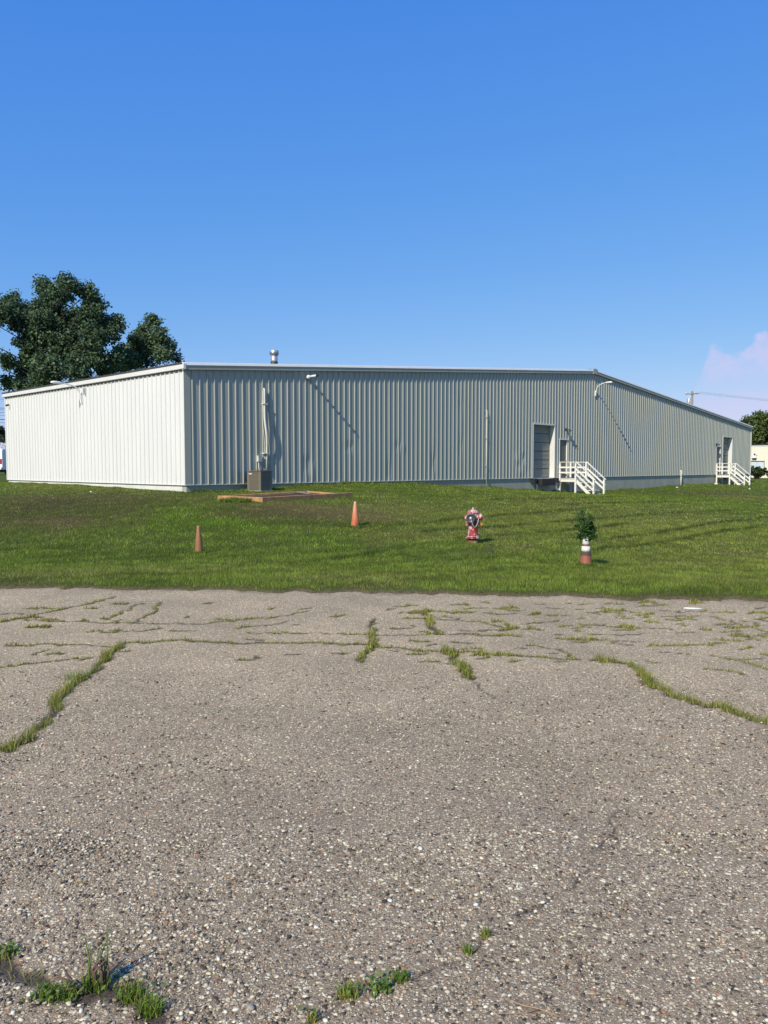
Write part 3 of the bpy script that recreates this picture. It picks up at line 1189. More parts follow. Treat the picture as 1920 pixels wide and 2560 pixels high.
def dock_door(op, rec, sections, handle):
    u0, u1, zt = op
    p = MB()
    p.box(u0 + 0.05, u1 - 0.05, rec + 0.05, rec + 0.09, 0.0, zt)
    d = p.build('dock_door', 'closure', wh)
    n = sections
    for i in range(n):
        za, zb = zt * i / n, zt * (i + 1) / n
        q = MB()
        q.box(u0 + 0.05, u1 - 0.05, rec, rec + 0.05, za + 0.020, zb - 0.008)
        q.box(u0 + 0.05, u1 - 0.05, rec - 0.010, rec, za + 0.05, za + (zb - za) * 0.46)
        q.box(u0 + 0.05, u1 - 0.05, rec - 0.010, rec, za + (zb - za) * 0.54, zb - 0.05)
        q.build('door_section', 'door', d)
    for a, c in ((u0 - 0.05, u0 + 0.05), (u1 - 0.05, u1 + 0.05)):
        MB().box(a, c, -0.03, rec + 0.10, -0.02, zt + 0.05).build('jamb', 'trim', d)
    MB().box(u0 + 0.05, u1 - 0.05, -0.032, rec + 0.10, zt - 0.02, zt + 0.06).build('lintel', 'trim', d)
    MB().box(u0 + 0.05, u1 - 0.05, -0.028, rec + 0.3, -0.06, -0.001).build('sill', 'steel', d)
    return d


dock_door(D1, 0.30, 6, True)
dock_door(D2, 0.30, 6, True)


def man_door(op, hinge_left=True):
    u0, u1, zt = op
    d = MB().box(u0 + 0.05, u1 - 0.05, 0.05, 0.095, 0.01, zt - 0.05).build('man_door', 'mandoor', wh)
    for a, c in ((u0, u0 + 0.05), (u1 - 0.05, u1)):
        MB().box(a, c, -0.02, 0.12, 0.0, zt).build('door_frame', 'trim', d)
    MB().box(u0 - 0.02, u1 + 0.02, -0.05, 0.12, zt, zt + 0.06).build('door_head', 'trim', d)
    MB().box(u0 + 0.05, u1 - 0.05, 0.03, 0.12, zt - 0.05, zt - 0.001).build('door_frame', 'mandoor', d)
    hx = (u1 - 0.14) if hinge_left else (u0 + 0.14)
    b = MB()
    b.tube([(hx, 0.05, 1.0), (hx, -0.01, 1.0)], 0.018)
    b.tube([(hx, -0.01, 1.0), (hx + (-0.12 if hinge_left else 0.12), -0.012, 1.0)], 0.013)
    b.lathe([(0.04, 0), (0.04, 0.012)], 12, Matrix.Translation((hx, 0.048, 1.0)) @ Matrix.Rotation(R(90), 4, 'X'))
    b.build('handle', 'steel', d)
    hz_ = (u0 + 0.05) if hinge_left else (u1 - 0.05)
    for z in (0.25, 1.05, zt - 0.3):
        MB().tube([(hz_, 0.042, z), (hz_, 0.042, z + 0.11)], 0.012, 6).build('hinge', 'steel', d)
    return d


man_door(M1, True)
man_door(M2, False)
# dark room behind the doors is closed by the door leaves; dock leveller and bumpers
for op in (D1, D2):
    u0, u1, zt = op
    uc = (u0 + u1) / 2
    lv = MB().box(u0 + 0.5, u1 - 0.45, -0.34, 0.03, -0.42, -0.065).build('dock_leveler', 'rubber', wh)
    MB().box(u0 + 0.1, u1 - 0.1, -0.10, 0.0, -0.16, -0.062).build('lip_plate', 'rubber', lv)
    for a in (u0 - 0.10, u1 - 0.05):
        b = MB()
        for i in range(5):
            b.box(a + i * 0.05, a + i * 0.05 + 0.044, -0.20, 0.034, -0.30, -0.03)
        b.box(a - 0.01, a + 0.262, -0.17, 0.035, -0.26, -0.07)
        b.build('dock_bumper', 'rubber', wh)
# pilaster on the foundation by the stair
MB().box(M1[0] - 0.35, M1[0] - 0.05, -0.005, 0.036, -1.7, -0.03).build('pilaster', 'found', wh)

print('dims', BL, BD, HE, HR)

# ------------------------------------------------------------------ lamps, pipes and boxes on the warehouse


def at_gable(u, z, v=0.0):
    return loc2w(u, v, z)


def gooseneck(px, py, label, reach, mode):
    """street-lamp arm: wall box, bent tube, slim head"""
    if mode == 'gable':
        u, z = gable(px, py)
        t = thing('wall_lamp', at_gable(u, z), label, 'lamp', RZ, 'arm lamps on the warehouse walls')
    else:
        v, z = side(px, py)
        t = thing('wall_lamp', loc2w(0, v, z), label, 'lamp', RZ - R(90), 'arm lamps on the warehouse walls')
    # local: wall at y=0, outward -y
    MB().box(-0.05, 0.05, -0.085, -0.018, -0.30, 0.02).build('mounting_plate', 'lampw', t)
    arm = [(0, -0.05, -0.2), (0, -0.09, 0.0), (0, -0.13, 0.17), (0, -0.24, 0.32), (0, -0.42, 0.40), (0, -reach * 0.7, 0.45), (0, -reach, 0.46)]
    MB().tube(arm, 0.026, 8).build('arm', 'lampw', t, True)
    hd = MB()
    hd.tube([(0, -reach + 0.22, 0.462), (0, -reach + 0.05, 0.475), (0, -reach - 0.18, 0.475), (0, -reach - 0.30, 0.465)], [0.03, 0.05, 0.058, 0.03], 10)
    h = hd.build('lamp_head', 'lampw', t, True)
    MB().tube([(0, -reach - 0.05, 0.52), (0, -reach - 0.05, 0.57)], [0.03, 0.025], 8).build('photocell', 'dark', h)
    return t


gooseneck(1487, 978, 'white arm lamp below the roof ridge on the shaded white ribbed wall', 0.86, 'gable')
g2 = gooseneck(206, 990, 'arm lamp reaching over the eave of the sunlit white wall', 1.0, 'side')
# junction box beside the lamp on the white wall
v, z = side(215, 977)
MB().box(-0.09, -0.01, v - 0.06, v + 0.06, z - 0.16, z + 0.10).build('junction_box', 'galv', None)
jb = COL.objects['junction_box'] if 'junction_box' in COL.objects else bpy.data.objects['junction_box']
jb.location = A0
jb.rotation_euler = (0, 0, RZ)
tag(jb, 'small grey junction box beside the arm lamp on the white wall', 'junction box')
v, z = side(25, 1012)
t = thing('camera_unit', loc2w(0, v, z), 'tiny dark camera high at the far end of the white wall', 'camera', RZ - R(90))
MB().box(-0.05, 0.05, -0.06, -0.0, -0.05, 0.05).build('bracket', 'lampw', t)
MB().tube([(0, -0.05, 0), (0, -0.2, -0.05)], 0.045, 10).build('camera_body', 'dark', t)

# floodlight with short arm near the left end of the grey wall
u, z = gable(768, 943)
t = thing('flood_lamp', at_gable(u, z), 'short white tubular lamp sticking out under the eave above the air conditioner', 'lamp', RZ)
MB().lathe([(0.075, 0), (0.085, 0.02), (0.085, 0.09), (0.055, 0.12)], 16, Matrix.Translation((0, -0.02, 0)) @ Matrix.Rotation(R(90), 4, 'X')).build('wall_mount', 'lampw', t, True)
MB().tube([(0, -0.10, 0), (0.0, -0.34, 0.015), (0.0, -0.60, 0.02)], 0.045, 12).build('tube', 'lampw', t, True)
MB().tube([(0.0, -0.56, 0.02), (0.0, -0.64, 0.022)], 0.052, 12).build('end_cap', 'dark', t, True)
MB().tube([(0.0, -0.02, -0.09), (0.02, -0.03, -0.14)], 0.02, 8).build('sensor', 'dark', t)


def door_light(px, py, label):
    u, z = gable(px, py)
    t = thing('security_light', at_gable(u, z), label, 'lamp', RZ, 'lights above the entry doors')
    MB().box(-0.06, 0.06, -0.07, 0.0, -0.05, 0.08).build('mounting_box', 'dark', t)
    for s in (-1, 1):
        MB().tube([(s * 0.03, -0.06, 0.0), (s * 0.09, -0.15, -0.03)], 0.018, 8).build('bracket', 'dark', t)
        h = MB().tube([(s * 0.09, -0.12, 0.0), (s * 0.12, -0.27, -0.09)], [0.045, 0.075], 12).build('lamp_head', 'dark', t, True)
        MB().tube([(s * 0.1202, -0.271, -0.0906), (s * 0.121, -0.275, -0.093)], 0.064, 12).build('lens', 'lampw', h)


door_light(1414.5, 1074, 'dark twin-head light above the door at the ridge-side stair')
door_light(1788.5, 1110, 'dark twin-head light beside the door near the right end of the wall')


def wall_pipe(px, py0, py1, r, label, elbow=True, mat_='pvc'):
    u, z0 = gable(px, py0)
    _, z1 = gable(px, py1)
    t = thing('wall_pipe', at_gable(u, z1), label, 'pipe', RZ)
    h = z0 - z1
    pts = [(0, -0.06, -0.15), (0, -0.06, h * 0.5), (0, -0.06, h - 0.06)]
    if elbow:
        pts += [(0, -0.05, h - 0.015), (0, -0.02, h), (0, 0.03, h)]
    MB().tube(pts, r, 8).build('pipe', mat_, t, True)
    for f in (0.25, 0.62, 0.9):
        if h > 1.5 or f == 0.62:
            MB().box(-r - 0.03, r + 0.03, -0.066 - r, 0.0, h * f, h * f + 0.03).build('clamp', 'galv', t)
    return t


wall_pipe(1215, 1026, 1213, 0.026, 'tall thin white pipe rising halfway up the grey wall left of the dock door')
wall_pipe(1701, 1177, 1211, 0.06, 'short stout white pipe on the foundation between the two stairs')
wall_pipe(1340, 1207, 1224, 0.05, 'stub of white pipe on the foundation under the dock door', False)

# refrigerant lines, conduit and disconnect box over the air conditioner
u, z = gable(657, 972)
ub, zb = gable(661, 1168)
t = thing('refrigerant_line', at_gable(u, zb), 'bulging white insulated line climbing the grey wall above the air conditioner', 'pipe', RZ)
hh = z - zb
pts = [(0.02, 0.02, hh), (0.02, -0.05, hh), (0.02, -0.07, hh - 0.05), (0.02, -0.07, hh * 0.86), (-0.01, -0.10, hh * 0.74), (-0.03, -0.13, hh * 0.62),
       (-0.02, -0.17, hh * 0.52), (0.03, -0.17, hh * 0.40), (0.07, -0.12, hh * 0.27), (0.09, -0.08, hh * 0.15), (0.09, -0.08, -0.10)]
MB().tube(pts, [0.03, 0.032, 0.036, 0.036, 0.04, 0.042, 0.044, 0.042, 0.036, 0.036, 0.034], 10).build('insulated_line', 'pvc', t, True)
MB().tube([(p[0] - 0.05, min(-0.03, p[1] * 0.45), p[2]) for p in pts[2:]], 0.014, 6).build('conduit', 'pvc', t)
for f in (0.80, 0.17):
    MB().box(-0.08, 0.14, -0.135, -0.0, hh * f, hh * f + 0.035).build('strap', 'pvc', t)
u, z = gable(646, 1147)
t = thing('disconnect_box', at_gable(u, z), 'small pale electrical box on the grey wall left of the insulated line', 'electrical box', RZ)
MB().box(-0.10, 0.10, -0.12, -0.002, -0.11, 0.11).build('enclosure', 'pvc', t, bevel=0.008)
MB().box(-0.085, 0.085, -0.128, -0.121, -0.09, 0.06).build('cover', 'galv', t)
MB().box(-0.11, 0.11, -0.135, -0.0, 0.112, 0.125).build('rain_lip', 'pvc', t)
MB().tube([(-0.03, -0.06, -0.11), (-0.03, -0.06, -0.3), (0.0, -0.07, -0.55)], 0.022, 8).build('conduit', 'pvc', t)

# roof vent
u, z = gable(726, 912)
t = thing('roof_vent', loc2w(u, 1.0, roof_z(u) + 0.02), 'metal flue with a banded cap standing on the roof edge', 'vent', RZ)
MB().lathe([(0.24, -0.05), (0.17, 0.06), (0.145, 0.10)], 18).build('boot', 'dark', t, True)
MB().lathe([(0.135, 0.08), (0.135, 0.50)], 18).build('flue_pipe', 'galv', t, True)
MB().lathe([(0.142, 0.10), (0.142, 0.24)], 18).build('collar', 'dark', t, True)
MB().lathe([(0.135, 0.49), (0.175, 0.51), (0.18, 0.66), (0.165, 0.68)], 18).build('cap', 'galv', t, True)
MB().lathe([(0.184, 0.565), (0.184, 0.60)], 18).build('cap_band', 'steel', t, True)

# ------------------------------------------------------------------ air conditioner
u, z = gable(652, 1224, 0.98)
p = loc2w(u, -0.98, 0)
p.z = gz(p.x, p.y) + 0.02
t = thing('air_conditioner', (p.x, p.y, p.z - 0.01), 'dark grey-brown air conditioner unit on the grass against the grey wall', 'air conditioner', R(58.7) + math.pi / 2)
# local: front corner at the origin; faces run along +x (towards the left face) and -y
s_ = 0.64
ht = 0.74
MB().box(-0.04, s_ + 0.04, -s_ - 0.04, 0.04, -0.06, 0.03).build('pad', 'found_grey', t)
MB().box(0.03, s_ - 0.03, -s_ + 0.03, -0.03, 0.03, ht - 0.03).build('coil', 'acdark', t)
for cx, cy in ((0, 0), (s_, 0), (0, -s_), (s_, -s_)):
    b = MB()
    sx = 0.10 if cx == 0 else -0.10
    sy = -0.10 if cy == 0 else 0.10
    b.box(min(cx, cx + sx), max(cx, cx + sx), min(cy, cy + sy * 0.12), max(cy, cy + sy * 0.12), 0.03, ht - 0.02)
    b.box(min(cx, cx + sx * 0.12), max(cx, cx + sx * 0.12), min(cy + sy * 0.12, cy + sy), max(cy + sy * 0.12, cy + sy), 0.03, ht - 0.02)
    b.build('corner_post', 'ac', t)
for side_ in range(4):
    b = MB()
    for i in range(19):
        a = 0.10 + i * (s_ - 0.2) / 18
        if side_ == 0:
            b.box(a - 0.009, a + 0.009, -0.022, -0.004, 0.06, ht - 0.04)
        elif side_ == 1:
            b.box(0.004, 0.022, -a - 0.009, -a + 0.009, 0.06, ht - 0.04)
        elif side_ == 2:
            b.box(a - 0.009, a + 0.009, -s_ + 0.004, -s_ + 0.022, 0.06, ht - 0.04)
        else:
            b.box(s_ - 0.022, s_ - 0.004, -a - 0.009, -a + 0.009, 0.06, ht - 0.04)
    for zq in (0.05, 0.22, 0.40, 0.58):
        if side_ == 0:
            b.box(0.1, s_ - 0.1, -0.02, -0.006, zq, zq + 0.012)
        elif side_ == 1:
            b.box(0.006, 0.02, -s_ + 0.1, -0.1, zq, zq + 0.012)
    b.build('louver_panel', 'ac', t)
MB().box(-0.015, s_ + 0.015, -s_ - 0.015, 0.015, ht - 0.02, ht + 0.015).build('top_panel', 'ac', t, bevel=0.008)
b = MB()
for q in (0.10, 0.16, 0.22):
    b.lathe([(q, ht + 0.016), (q, ht + 0.028), (q - 0.012, ht + 0.028), (q - 0.012, ht + 0.016)], 24, Matrix.Translation((s_ / 2, -s_ / 2, 0)), cap=False)
b.build('fan_guard', 'acdark', t)
MB().box(0.40, 0.55, 0.0135, 0.020, ht - 0.13, ht - 0.09).build('badge', 'litter', t, bevel=0.004)

# ------------------------------------------------------------------ the two wooden stairs


def make_stair(label):
    t = thing('entry_stair', (0, 0, 0), label, 'stairs', RZ, 'white wooden entry stairs')
    Wd, Dp, run = 1.12, 1.12, 1.14           # along wall, out from wall, stair run
    zt = -0.06                                # deck level
    gnd = -1.12
    y0 = -0.06
    n = 8
    bw = (Dp - 0.02) / n
    for i in range(n):
        a = y0 - i * bw
        MB().box(-0.02, Wd + 0.02, a - bw + 0.012, a, zt - 0.035, zt).build('deck_board', 'woodw', t)
    for a in (0.0, Wd - 0.045):
        MB().box(a, a + 0.045, y0 - Dp, y0, zt - 0.19, zt - 0.037).build('joist', 'woodw', t)
    for yy in (y0 - Dp, y0 - 0.047):
        MB().box(0.047, Wd - 0.047, yy, yy + 0.045, zt - 0.19, zt - 0.037).build('joist', 'woodw', t)
    po = 0.095
    posts = {'wl': (-po, y0 - 0.10), 'wr': (Wd, y0 - 0.10), 'ol': (-po, y0 - Dp), 'or': (Wd, y0 - Dp)}
    for kx, (x, y) in posts.items():
        MB().box(x, x + po, y, y + po, gnd - 0.35, zt + 0.93).build('post', 'woodw', t)
    yb = y0 - Dp - run
    for x in (-po, Wd):
        MB().box(x, x + po, yb, yb + po, gnd - 0.35, zt + 0.93 - 0.98).build('post', 'woodw', t)
    for x, sgn in ((-po - 0.022, 0), (Wd + po, 0)):
        for zr, h in ((0.30, 0.09), (0.60, 0.09)):
            MB().box(x, x + 0.022, y0 - Dp, y0, zt + zr, zt + zr + h).build('rail', 'woodw', t)
        MB().box(x - 0.03 if sgn else x - 0.02, x + 0.10, y0 - Dp - 0.01, y0, zt + 0.932, zt + 0.965).build('top_rail', 'woodw', t)
    for x in (-po - 0.011, Wd + po + 0.011):
        for zr, h in ((0.33, 0.09), (0.63, 0.09)):
            MB().beam((x, y0 - Dp + 0.05, zt + zr - 0.03), (x, yb + 0.0, zt + zr - 1.01), 0.02, h).build('stair_rail', 'woodw', t)
        xx = x + (0.05 if x < 0 else -0.05)
        MB().beam((xx, y0 - Dp + 0.02, zt + 0.97), (xx, yb - 0.05, zt + 0.97 - 1.03), 0.12, 0.034).build('top_rail', 'woodw', t)
    for x in (0.022, Wd - 0.022):
        MB().beam((x, y0 - Dp + 0.02, zt - 0.15), (x, yb + 0.10, zt - 1.12), 0.04, 0.17).build('stringer', 'woodw', t)
    nt_ = 4
    for i in range(nt_):
        f = (i + 1) / (nt_ + 0.7)
        yy = y0 - Dp - run * f + 0.10
        zz_ = zt - 1.02 * f
        MB().box(0.045, Wd - 0.045, yy - 0.24, yy, zz_ - 0.035, zz_).build('tread', 'woodw', t)
    return t


s1 = make_stair('white wooden stair beside the dock door under the roof ridge')
u_s1 = gable(1395.5, 1190)[0] + 0.05
s1.location = at_gable(u_s1 + 0.0, 0)
s2 = copy_tree(s1)
u_s2 = gable(1788.5, 1180)[0] + 0.05
s2.location = at_gable(u_s2, 0)
s2['label'] = 'white wooden stair at the far right end of the grey wall'

# ------------------------------------------------------------------ timber bed frame
pts = [on_ground(551, 1250), on_ground(656, 1254.5), on_ground(845, 1243), on_ground(768, 1237)]
base_z = sum(p.z for p in pts) / 4
ctr = sum(pts, Vector((0, 0, 0))) / 4
t = thing('raised_bed', (ctr.x, ctr.y, base_z), 'low rectangular timber bed frame holding dark soil in front of the air conditioner', 'garden bed')
q = [p - Vector((ctr.x, ctr.y, base_z)) for p in pts]
hb = 0.16


def timber(a, b, e0=0.0, e1=0.0):
    a, b = Vector(a), Vector(b)
    d = (b - a).normalized()
    m = MB()
    a = a - d * e0
    b = b + d * e1
    m.beam(a + Vector((0, 0, hb / 2 - 0.02)), b + Vector((0, 0, hb / 2 - 0.02)), 0.13, hb)
    return m.build('timber', 'wood', t, bevel=0.012)


timber(q[0], q[1], 0.065, -0.067)
timber(q[1], q[2], 0.065, 0.75)
timber(q[2], q[3], -0.067, 0.065)
timber(q[3], q[0], -0.067, -0.067)
inner = MB()
N_ = 12
vs_, fs = [], []
for i in range(N_ + 1):
    for j in range(N_ + 1):
        a = q[0].lerp(q[1], i / N_)
        b = q[3].lerp(q[2], i / N_)
        p_ = a.lerp(b, j / N_)
        vs_.append((p_.x, p_.y, p_.z + 0.075 + random.uniform(-0.02, 0.02)))
for i in range(N_):
    for j in range(N_):
        a = i * (N_ + 1) + j
        fs.append((a, a + N_ + 1, a + N_ + 2, a + 1))
inner.add(vs_, fs).build('soil_fill', 'soil', t)
p = on_ground(662, 1216 + 24)
b1 = q[3].lerp(q[0], 0.12) + Vector((0, 0, 0.12))
b2 = q[2].lerp(q[1], 0.25) + Vector((0, 0, 0.12))
MB().beam(b1.lerp(b2, 0.05), b1.lerp(b2, 0.6), 0.16, 0.035).build('loose_board', 'pole', t)
p = on_ground(718, 1248)
b = MB()
b.lathe([(0.02, 0.0), (0.12, 0.01), (0.14, 0.04), (0.09, 0.075), (0.02, 0.085)], 9)
o = b.build('pale_rock', 'litter', None, True)
o.location = p
o.scale = (1.6, 0.8, 0.7)
tag(o, 'flat pale rock in the grass along the front timber of the bed', 'rock')

# ------------------------------------------------------------------ traffic cones


def cone(px, py, h, rb_, rt, mat_, label, jag=0.0, base=True, collars=None, tilt=(0, 0), seg=28):
    p = on_ground(px, py)
    t = thing('traffic_cone', (p.x, p.y, p.z), label, 'traffic cone', random.uniform(0, 6), 'traffic cones on the lawn')
    rowsn = 14
    vs_, fs = [], []
    for layer, dr in ((0, 0.0), (1, -0.006)):
        for i in range(rowsn + 1):
            f = i / rowsn
            z = -0.03 + (h + 0.03) * f
            r = rb_ + (rt - rb_) * f + dr
            for k in range(seg):
                a = 2 * math.pi * k / seg
                zz_ = z
                if i == rowsn and jag:
                    zz_ += jag * math.sin(k * 2.1 + 1) * math.sin(k * 0.7)
                rr = r * (1 + 0.012 * math.sin(a * 2 + f * 3) + 0.01 * math.sin(a * 3 + 2))
                vs_.append((rr * math.cos(a) + tilt[0] * z, rr * math.sin(a) + tilt[1] * z, zz_))
    n1 = (rowsn + 1) * seg
    for layer in (0, 1):
        for i in range(rowsn):
            for k in range(seg):
                a = layer * n1 + i * seg + k
                b = layer * n1 + i * seg + (k + 1) % seg
                f = (a, b, b + seg, a + seg)
                fs.append(f if layer == 0 else tuple(reversed(f)))
    top0 = rowsn * seg
    for k in range(seg):
        a, b = top0 + k, top0 + (k + 1) % seg
        fs.append((a, b, b + n1, a + n1))
    MB().add(vs_, fs).build('cone_body', mat_, t, True)
    if base:
        MB().box(-rb_ * 1.25, rb_ * 1.25, -rb_ * 1.25, rb_ * 1.25, -0.035, 0.012).build('base_flange', mat_, t, bevel=0.01)
    for z0, z1 in collars or ():
        ra = rb_ + (rt - rb_) * z0 / h + 0.0035
        rc = rb_ + (rt - rb_) * z1 / h + 0.0035
        MB().lathe([(ra - 0.003, z0), (ra, z0 + 0.002), (rc, z1 - 0.002), (rc - 0.003, z1)], 28, cap=False).build('reflective_collar', 'conew', t, True)
    return t


c1 = cone(498, 1384, 0.60, 0.098, 0.030, 'cone_rust', 'dull rust-brown traffic cone with a broken tip, left on the lawn', 0.015, False, tilt=(0.015, 0.01))
c2 = cone(888, 1318, 0.70, 0.128, 0.032, 'cone_orange', 'faded bright orange traffic cone in the middle of the lawn', 0.006, True)
c3 = cone(1464, 1414, 0.545, 0.125, 0.045, 'cone_brown', 'brown traffic cone with two white collars and a leafy sapling growing from its top', 0.0, False,
          collars=((0.275, 0.365), (0.405, 0.535)))
MB().lathe([(0.125 + (0.045 - 0.125) * z / 0.545 + 0.002, z) for z in (0.20, 0.272)], 28, cap=False).build('worn_band', 'stem', c3, True)
c3loc = c3.location.copy()
o = MB().box(-0.09, 0.09, -0.06, 0.06, -0.02, 0.03).build('concrete_chip', 'litter', None, bevel=0.01)
p = on_ground(1482, 1413)
o.location = p
o.rotation_euler = (0.1, 0.05, 0.5)
tag(o, 'grey concrete chip at the foot of the brown cone', 'rubble')

# ------------------------------------------------------------------ leaves


def leaf_quads(centres, size, normals=None, aspect=0.62, jitter=0.35, droop=0.0, cols=None):
    """one folded-diamond leaf per centre; returns verts, faces"""
    n = len(centres)
    d = rng.normal(size=(n, 3))
    d[:, 2] -= droop
    d /= np.linalg.norm(d, axis=1)[:, None] + 1e-9
    e = rng.normal(size=(n, 3))
    if normals is not None:
        e = np.cross(d, normals + jitter * e)
    else:
        e = np.cross(d, e)
    e /= np.linalg.norm(e, axis=1)[:, None] + 1e-9
    s = (size * rng.uniform(0.7, 1.3, n))[:, None]
    a = centres - d * s * 0.5
    b = centres + e * s * 0.5 * aspect
    c = centres + d * s * 0.5
    f = centres - e * s * 0.5 * aspect
    v = np.stack([a, b, c, f], 1).reshape(-1, 3)
    fa = np.arange(4 * n).reshape(n, 4)
    return v, fa


def crown(lobes, n_leaves, size, base, spread=0.22, clump=0.30):
    """leaves gathered in many small clumps spread through the lobes, denser towards each lobe's surface"""
    vol = np.array([r ** 2 for *_, r in lobes])
    vol = vol / vol.sum()
    pts, nrm, shade = [], [], []
    per = 34
    for (x, y, z, r), w in zip(lobes, vol):
        m = max(8, int(n_leaves * w / per))
        dirs = rng.normal(size=(m, 3))
        dirs /= np.linalg.norm(dirs, axis=1)[:, None]
        rad = r * rng.uniform(0.05, 1.0, m) ** 0.40
        cc = np.array((x, y, z)) + dirs * rad[:, None]
        for c, dd in zip(cc, dirs):
            k = rng.poisson(per) + 4
            sg = clump * rng.uniform(0.7, 1.5)
            q = rng.normal(size=(k, 3))
            q /= np.linalg.norm(q, axis=1)[:, None]
            pp = c + q * (sg * rng.uniform(0.2, 1.0, k) ** 0.5)[:, None] * np.array((1, 1, 0.8))
            pts.append(pp)
            nrm.append(q * 0.8 + dd * 0.3 + np.array((0, 0, 0.5)))
            shade.append(np.full(k, rng.uniform(0.65, 1.4)))
    pts = np.concatenate(pts)
    nrm = np.concatenate(nrm)
    shade = np.concatenate(shade) * rng.uniform(0.75, 1.25, len(pts))
    v, f = leaf_quads(pts, size, nrm, 0.75, 0.9)
    col = np.repeat(np.array(base)[None] * shade[:, None], 4, 0)
    hue = np.repeat(rng.uniform(-1, 1, len(pts)), 4)
    col[:, 0] *= 1 + 0.20 * hue
    col[:, 2] *= 1 - 0.15 * hue
    return v, f, np.clip(col, 0, 1)


def px_lobes(lst, Y, dscat):
    out = []
    for px, py, rp in lst:
        yy = Y + random.uniform(-1, 1) * dscat
        p = at_depth(px, py, yy)
        out.append((p.x, p.y, p.z, 0.9 * rp / F * yy))
    return out


def tree(name, label, foot, lobes, n, size, base, trunk_r, clump, group=None, limb_every=1):
    t = thing(name, foot, label, 'tree', 0, group)
    fx, fy, fz = foot
    L_ = [(x - fx, y - fy, z - fz, r) for x, y, z, r in lobes]
    top = max(l[2] for l in L_)
    v, f, c = crown(L_, n, size, base, clump=clump)
    np_mesh('crown', v, f, 'leaf', t, c, kind='stuff')
    cx = sum(l[0] for l in L_) / len(L_)
    cy = sum(l[1] for l in L_) / len(L_)
    stem = [(0, 0, -0.3), (cx * 0.05, cy * 0.05, top * 0.2), (cx * 0.3, cy * 0.3, top * 0.45), (cx * 0.7, cy * 0.7, top * 0.7), (cx, cy, top * 0.88)]
    MB().tube(stem, [trunk_r * 1.3, trunk_r, trunk_r * 0.75, trunk_r * 0.45, trunk_r * 0.15], 10).build('trunk', 'bark', t, True)
    for i, (x, y, z, r) in enumerate(L_):
        if i % limb_every:
            continue
        z0 = max(top * 0.15, z - 0.35 * math.hypot(x - cx, y - cy) - 1.2)
        f_ = min(0.95, max(0.05, z0 / top))
        sx, sy = cx * f_ * 0.9, cy * f_ * 0.9
        mid = ((sx + x) / 2, (sy + y) / 2, (z0 + z) / 2 + 0.1 * r)
        rr = trunk_r * 0.15
        MB().tube([(sx, sy, z0), mid, (x, y, z), (x + random.uniform(-.3, .3) * r, y, z + 0.6 * r)], [rr, rr * 0.7, rr * 0.4, rr * 0.12], 6).build('limb', 'bark', t, True)
    return t


big = [(115, 715, 26), (175, 708, 22), (150, 735, 34), (215, 735, 28), (238, 762, 24), (225, 785, 30), (120, 765, 40), (30, 752, 24), (8, 782, 30), (55, 795, 42),
       (-30, 800, 30), (-60, 840, 40), (110, 815, 48), (185, 810, 44), (252, 805, 22), (296, 808, 18), (278, 832, 24), (235, 842, 34), (150, 860, 50), (72, 850, 34), (85, 885, 36), (210, 888, 36), (10, 888, 15),
       (22, 905, 18), (-30, 900, 25), (120, 920, 44), (190, 925, 36), (60, 925, 26), (250, 895, 24), (14, 950, 9), (24, 962, 12), (50, 955, 20), (95, 965, 30), (265, 925, 24), (290, 895, 22)]
small = [(383, 806, 19), (362, 828, 20), (398, 828, 14), (408, 850, 20), (378, 858, 26), (345, 862, 20), (322, 880, 24), (300, 885, 20), (425, 872, 15), (405, 888, 24), (440, 893, 12),
         (362, 892, 28), (330, 905, 26), (300, 915, 20), (335, 845, 10)]
ft = at_depth(150, 1150, 56)
tree('broadleaf_tree', 'tall dark green broadleaf tree rising behind the white wall at the left', (ft.x, ft.y, gz(ft.x, ft.y)), px_lobes(big, 56, 2.2), 50000, 0.19,
     (0.072, 0.118, 0.052), 0.36, 0.42, 'trees behind the warehouse')
ft = at_depth(370, 1150, 60)
tree('broadleaf_tree', 'smaller looser tree to the right of the tall one behind the roof', (ft.x, ft.y, gz(ft.x, ft.y)), px_lobes(small, 60, 1.5), 11500, 0.19,
     (0.080, 0.125, 0.055), 0.24, 0.42, 'trees behind the warehouse')
far_l = [(0, 1072, 9), (8, 1082, 8), (-12, 1080, 12), (4, 1095, 8), (-20, 1095, 14), (14, 1098, 8)]
ft = at_depth(-5, 1160, 95)
tree('small_tree', 'small far tree low between the white wall and the left edge', (ft.x, ft.y, gz(ft.x, ft.y)), px_lobes(far_l, 95, 1.0), 5000, 0.22,
     (0.034, 0.055, 0.026), 0.16, 0.28, 'trees behind the warehouse')
rt = [(1872, 1062, 22), (1900, 1052, 22), (1925, 1055, 26), (1858, 1085, 20), (1890, 1092, 28), (1922, 1095, 32), (1950, 1070, 30), (1862, 1108, 20), (1900, 1118, 24), (1960, 1105, 35), (1985, 1080, 30)]
ft = at_depth(1900, 1160, 96)
tree('broadleaf_tree', 'rounded sunlit tree behind the cream building at the right edge', (ft.x, ft.y, gz(ft.x, ft.y)), px_lobes(rt, 96, 2.0), 22000, 0.26,
     (0.085, 0.115, 0.026), 0.3, 0.6, 'trees behind the warehouse')

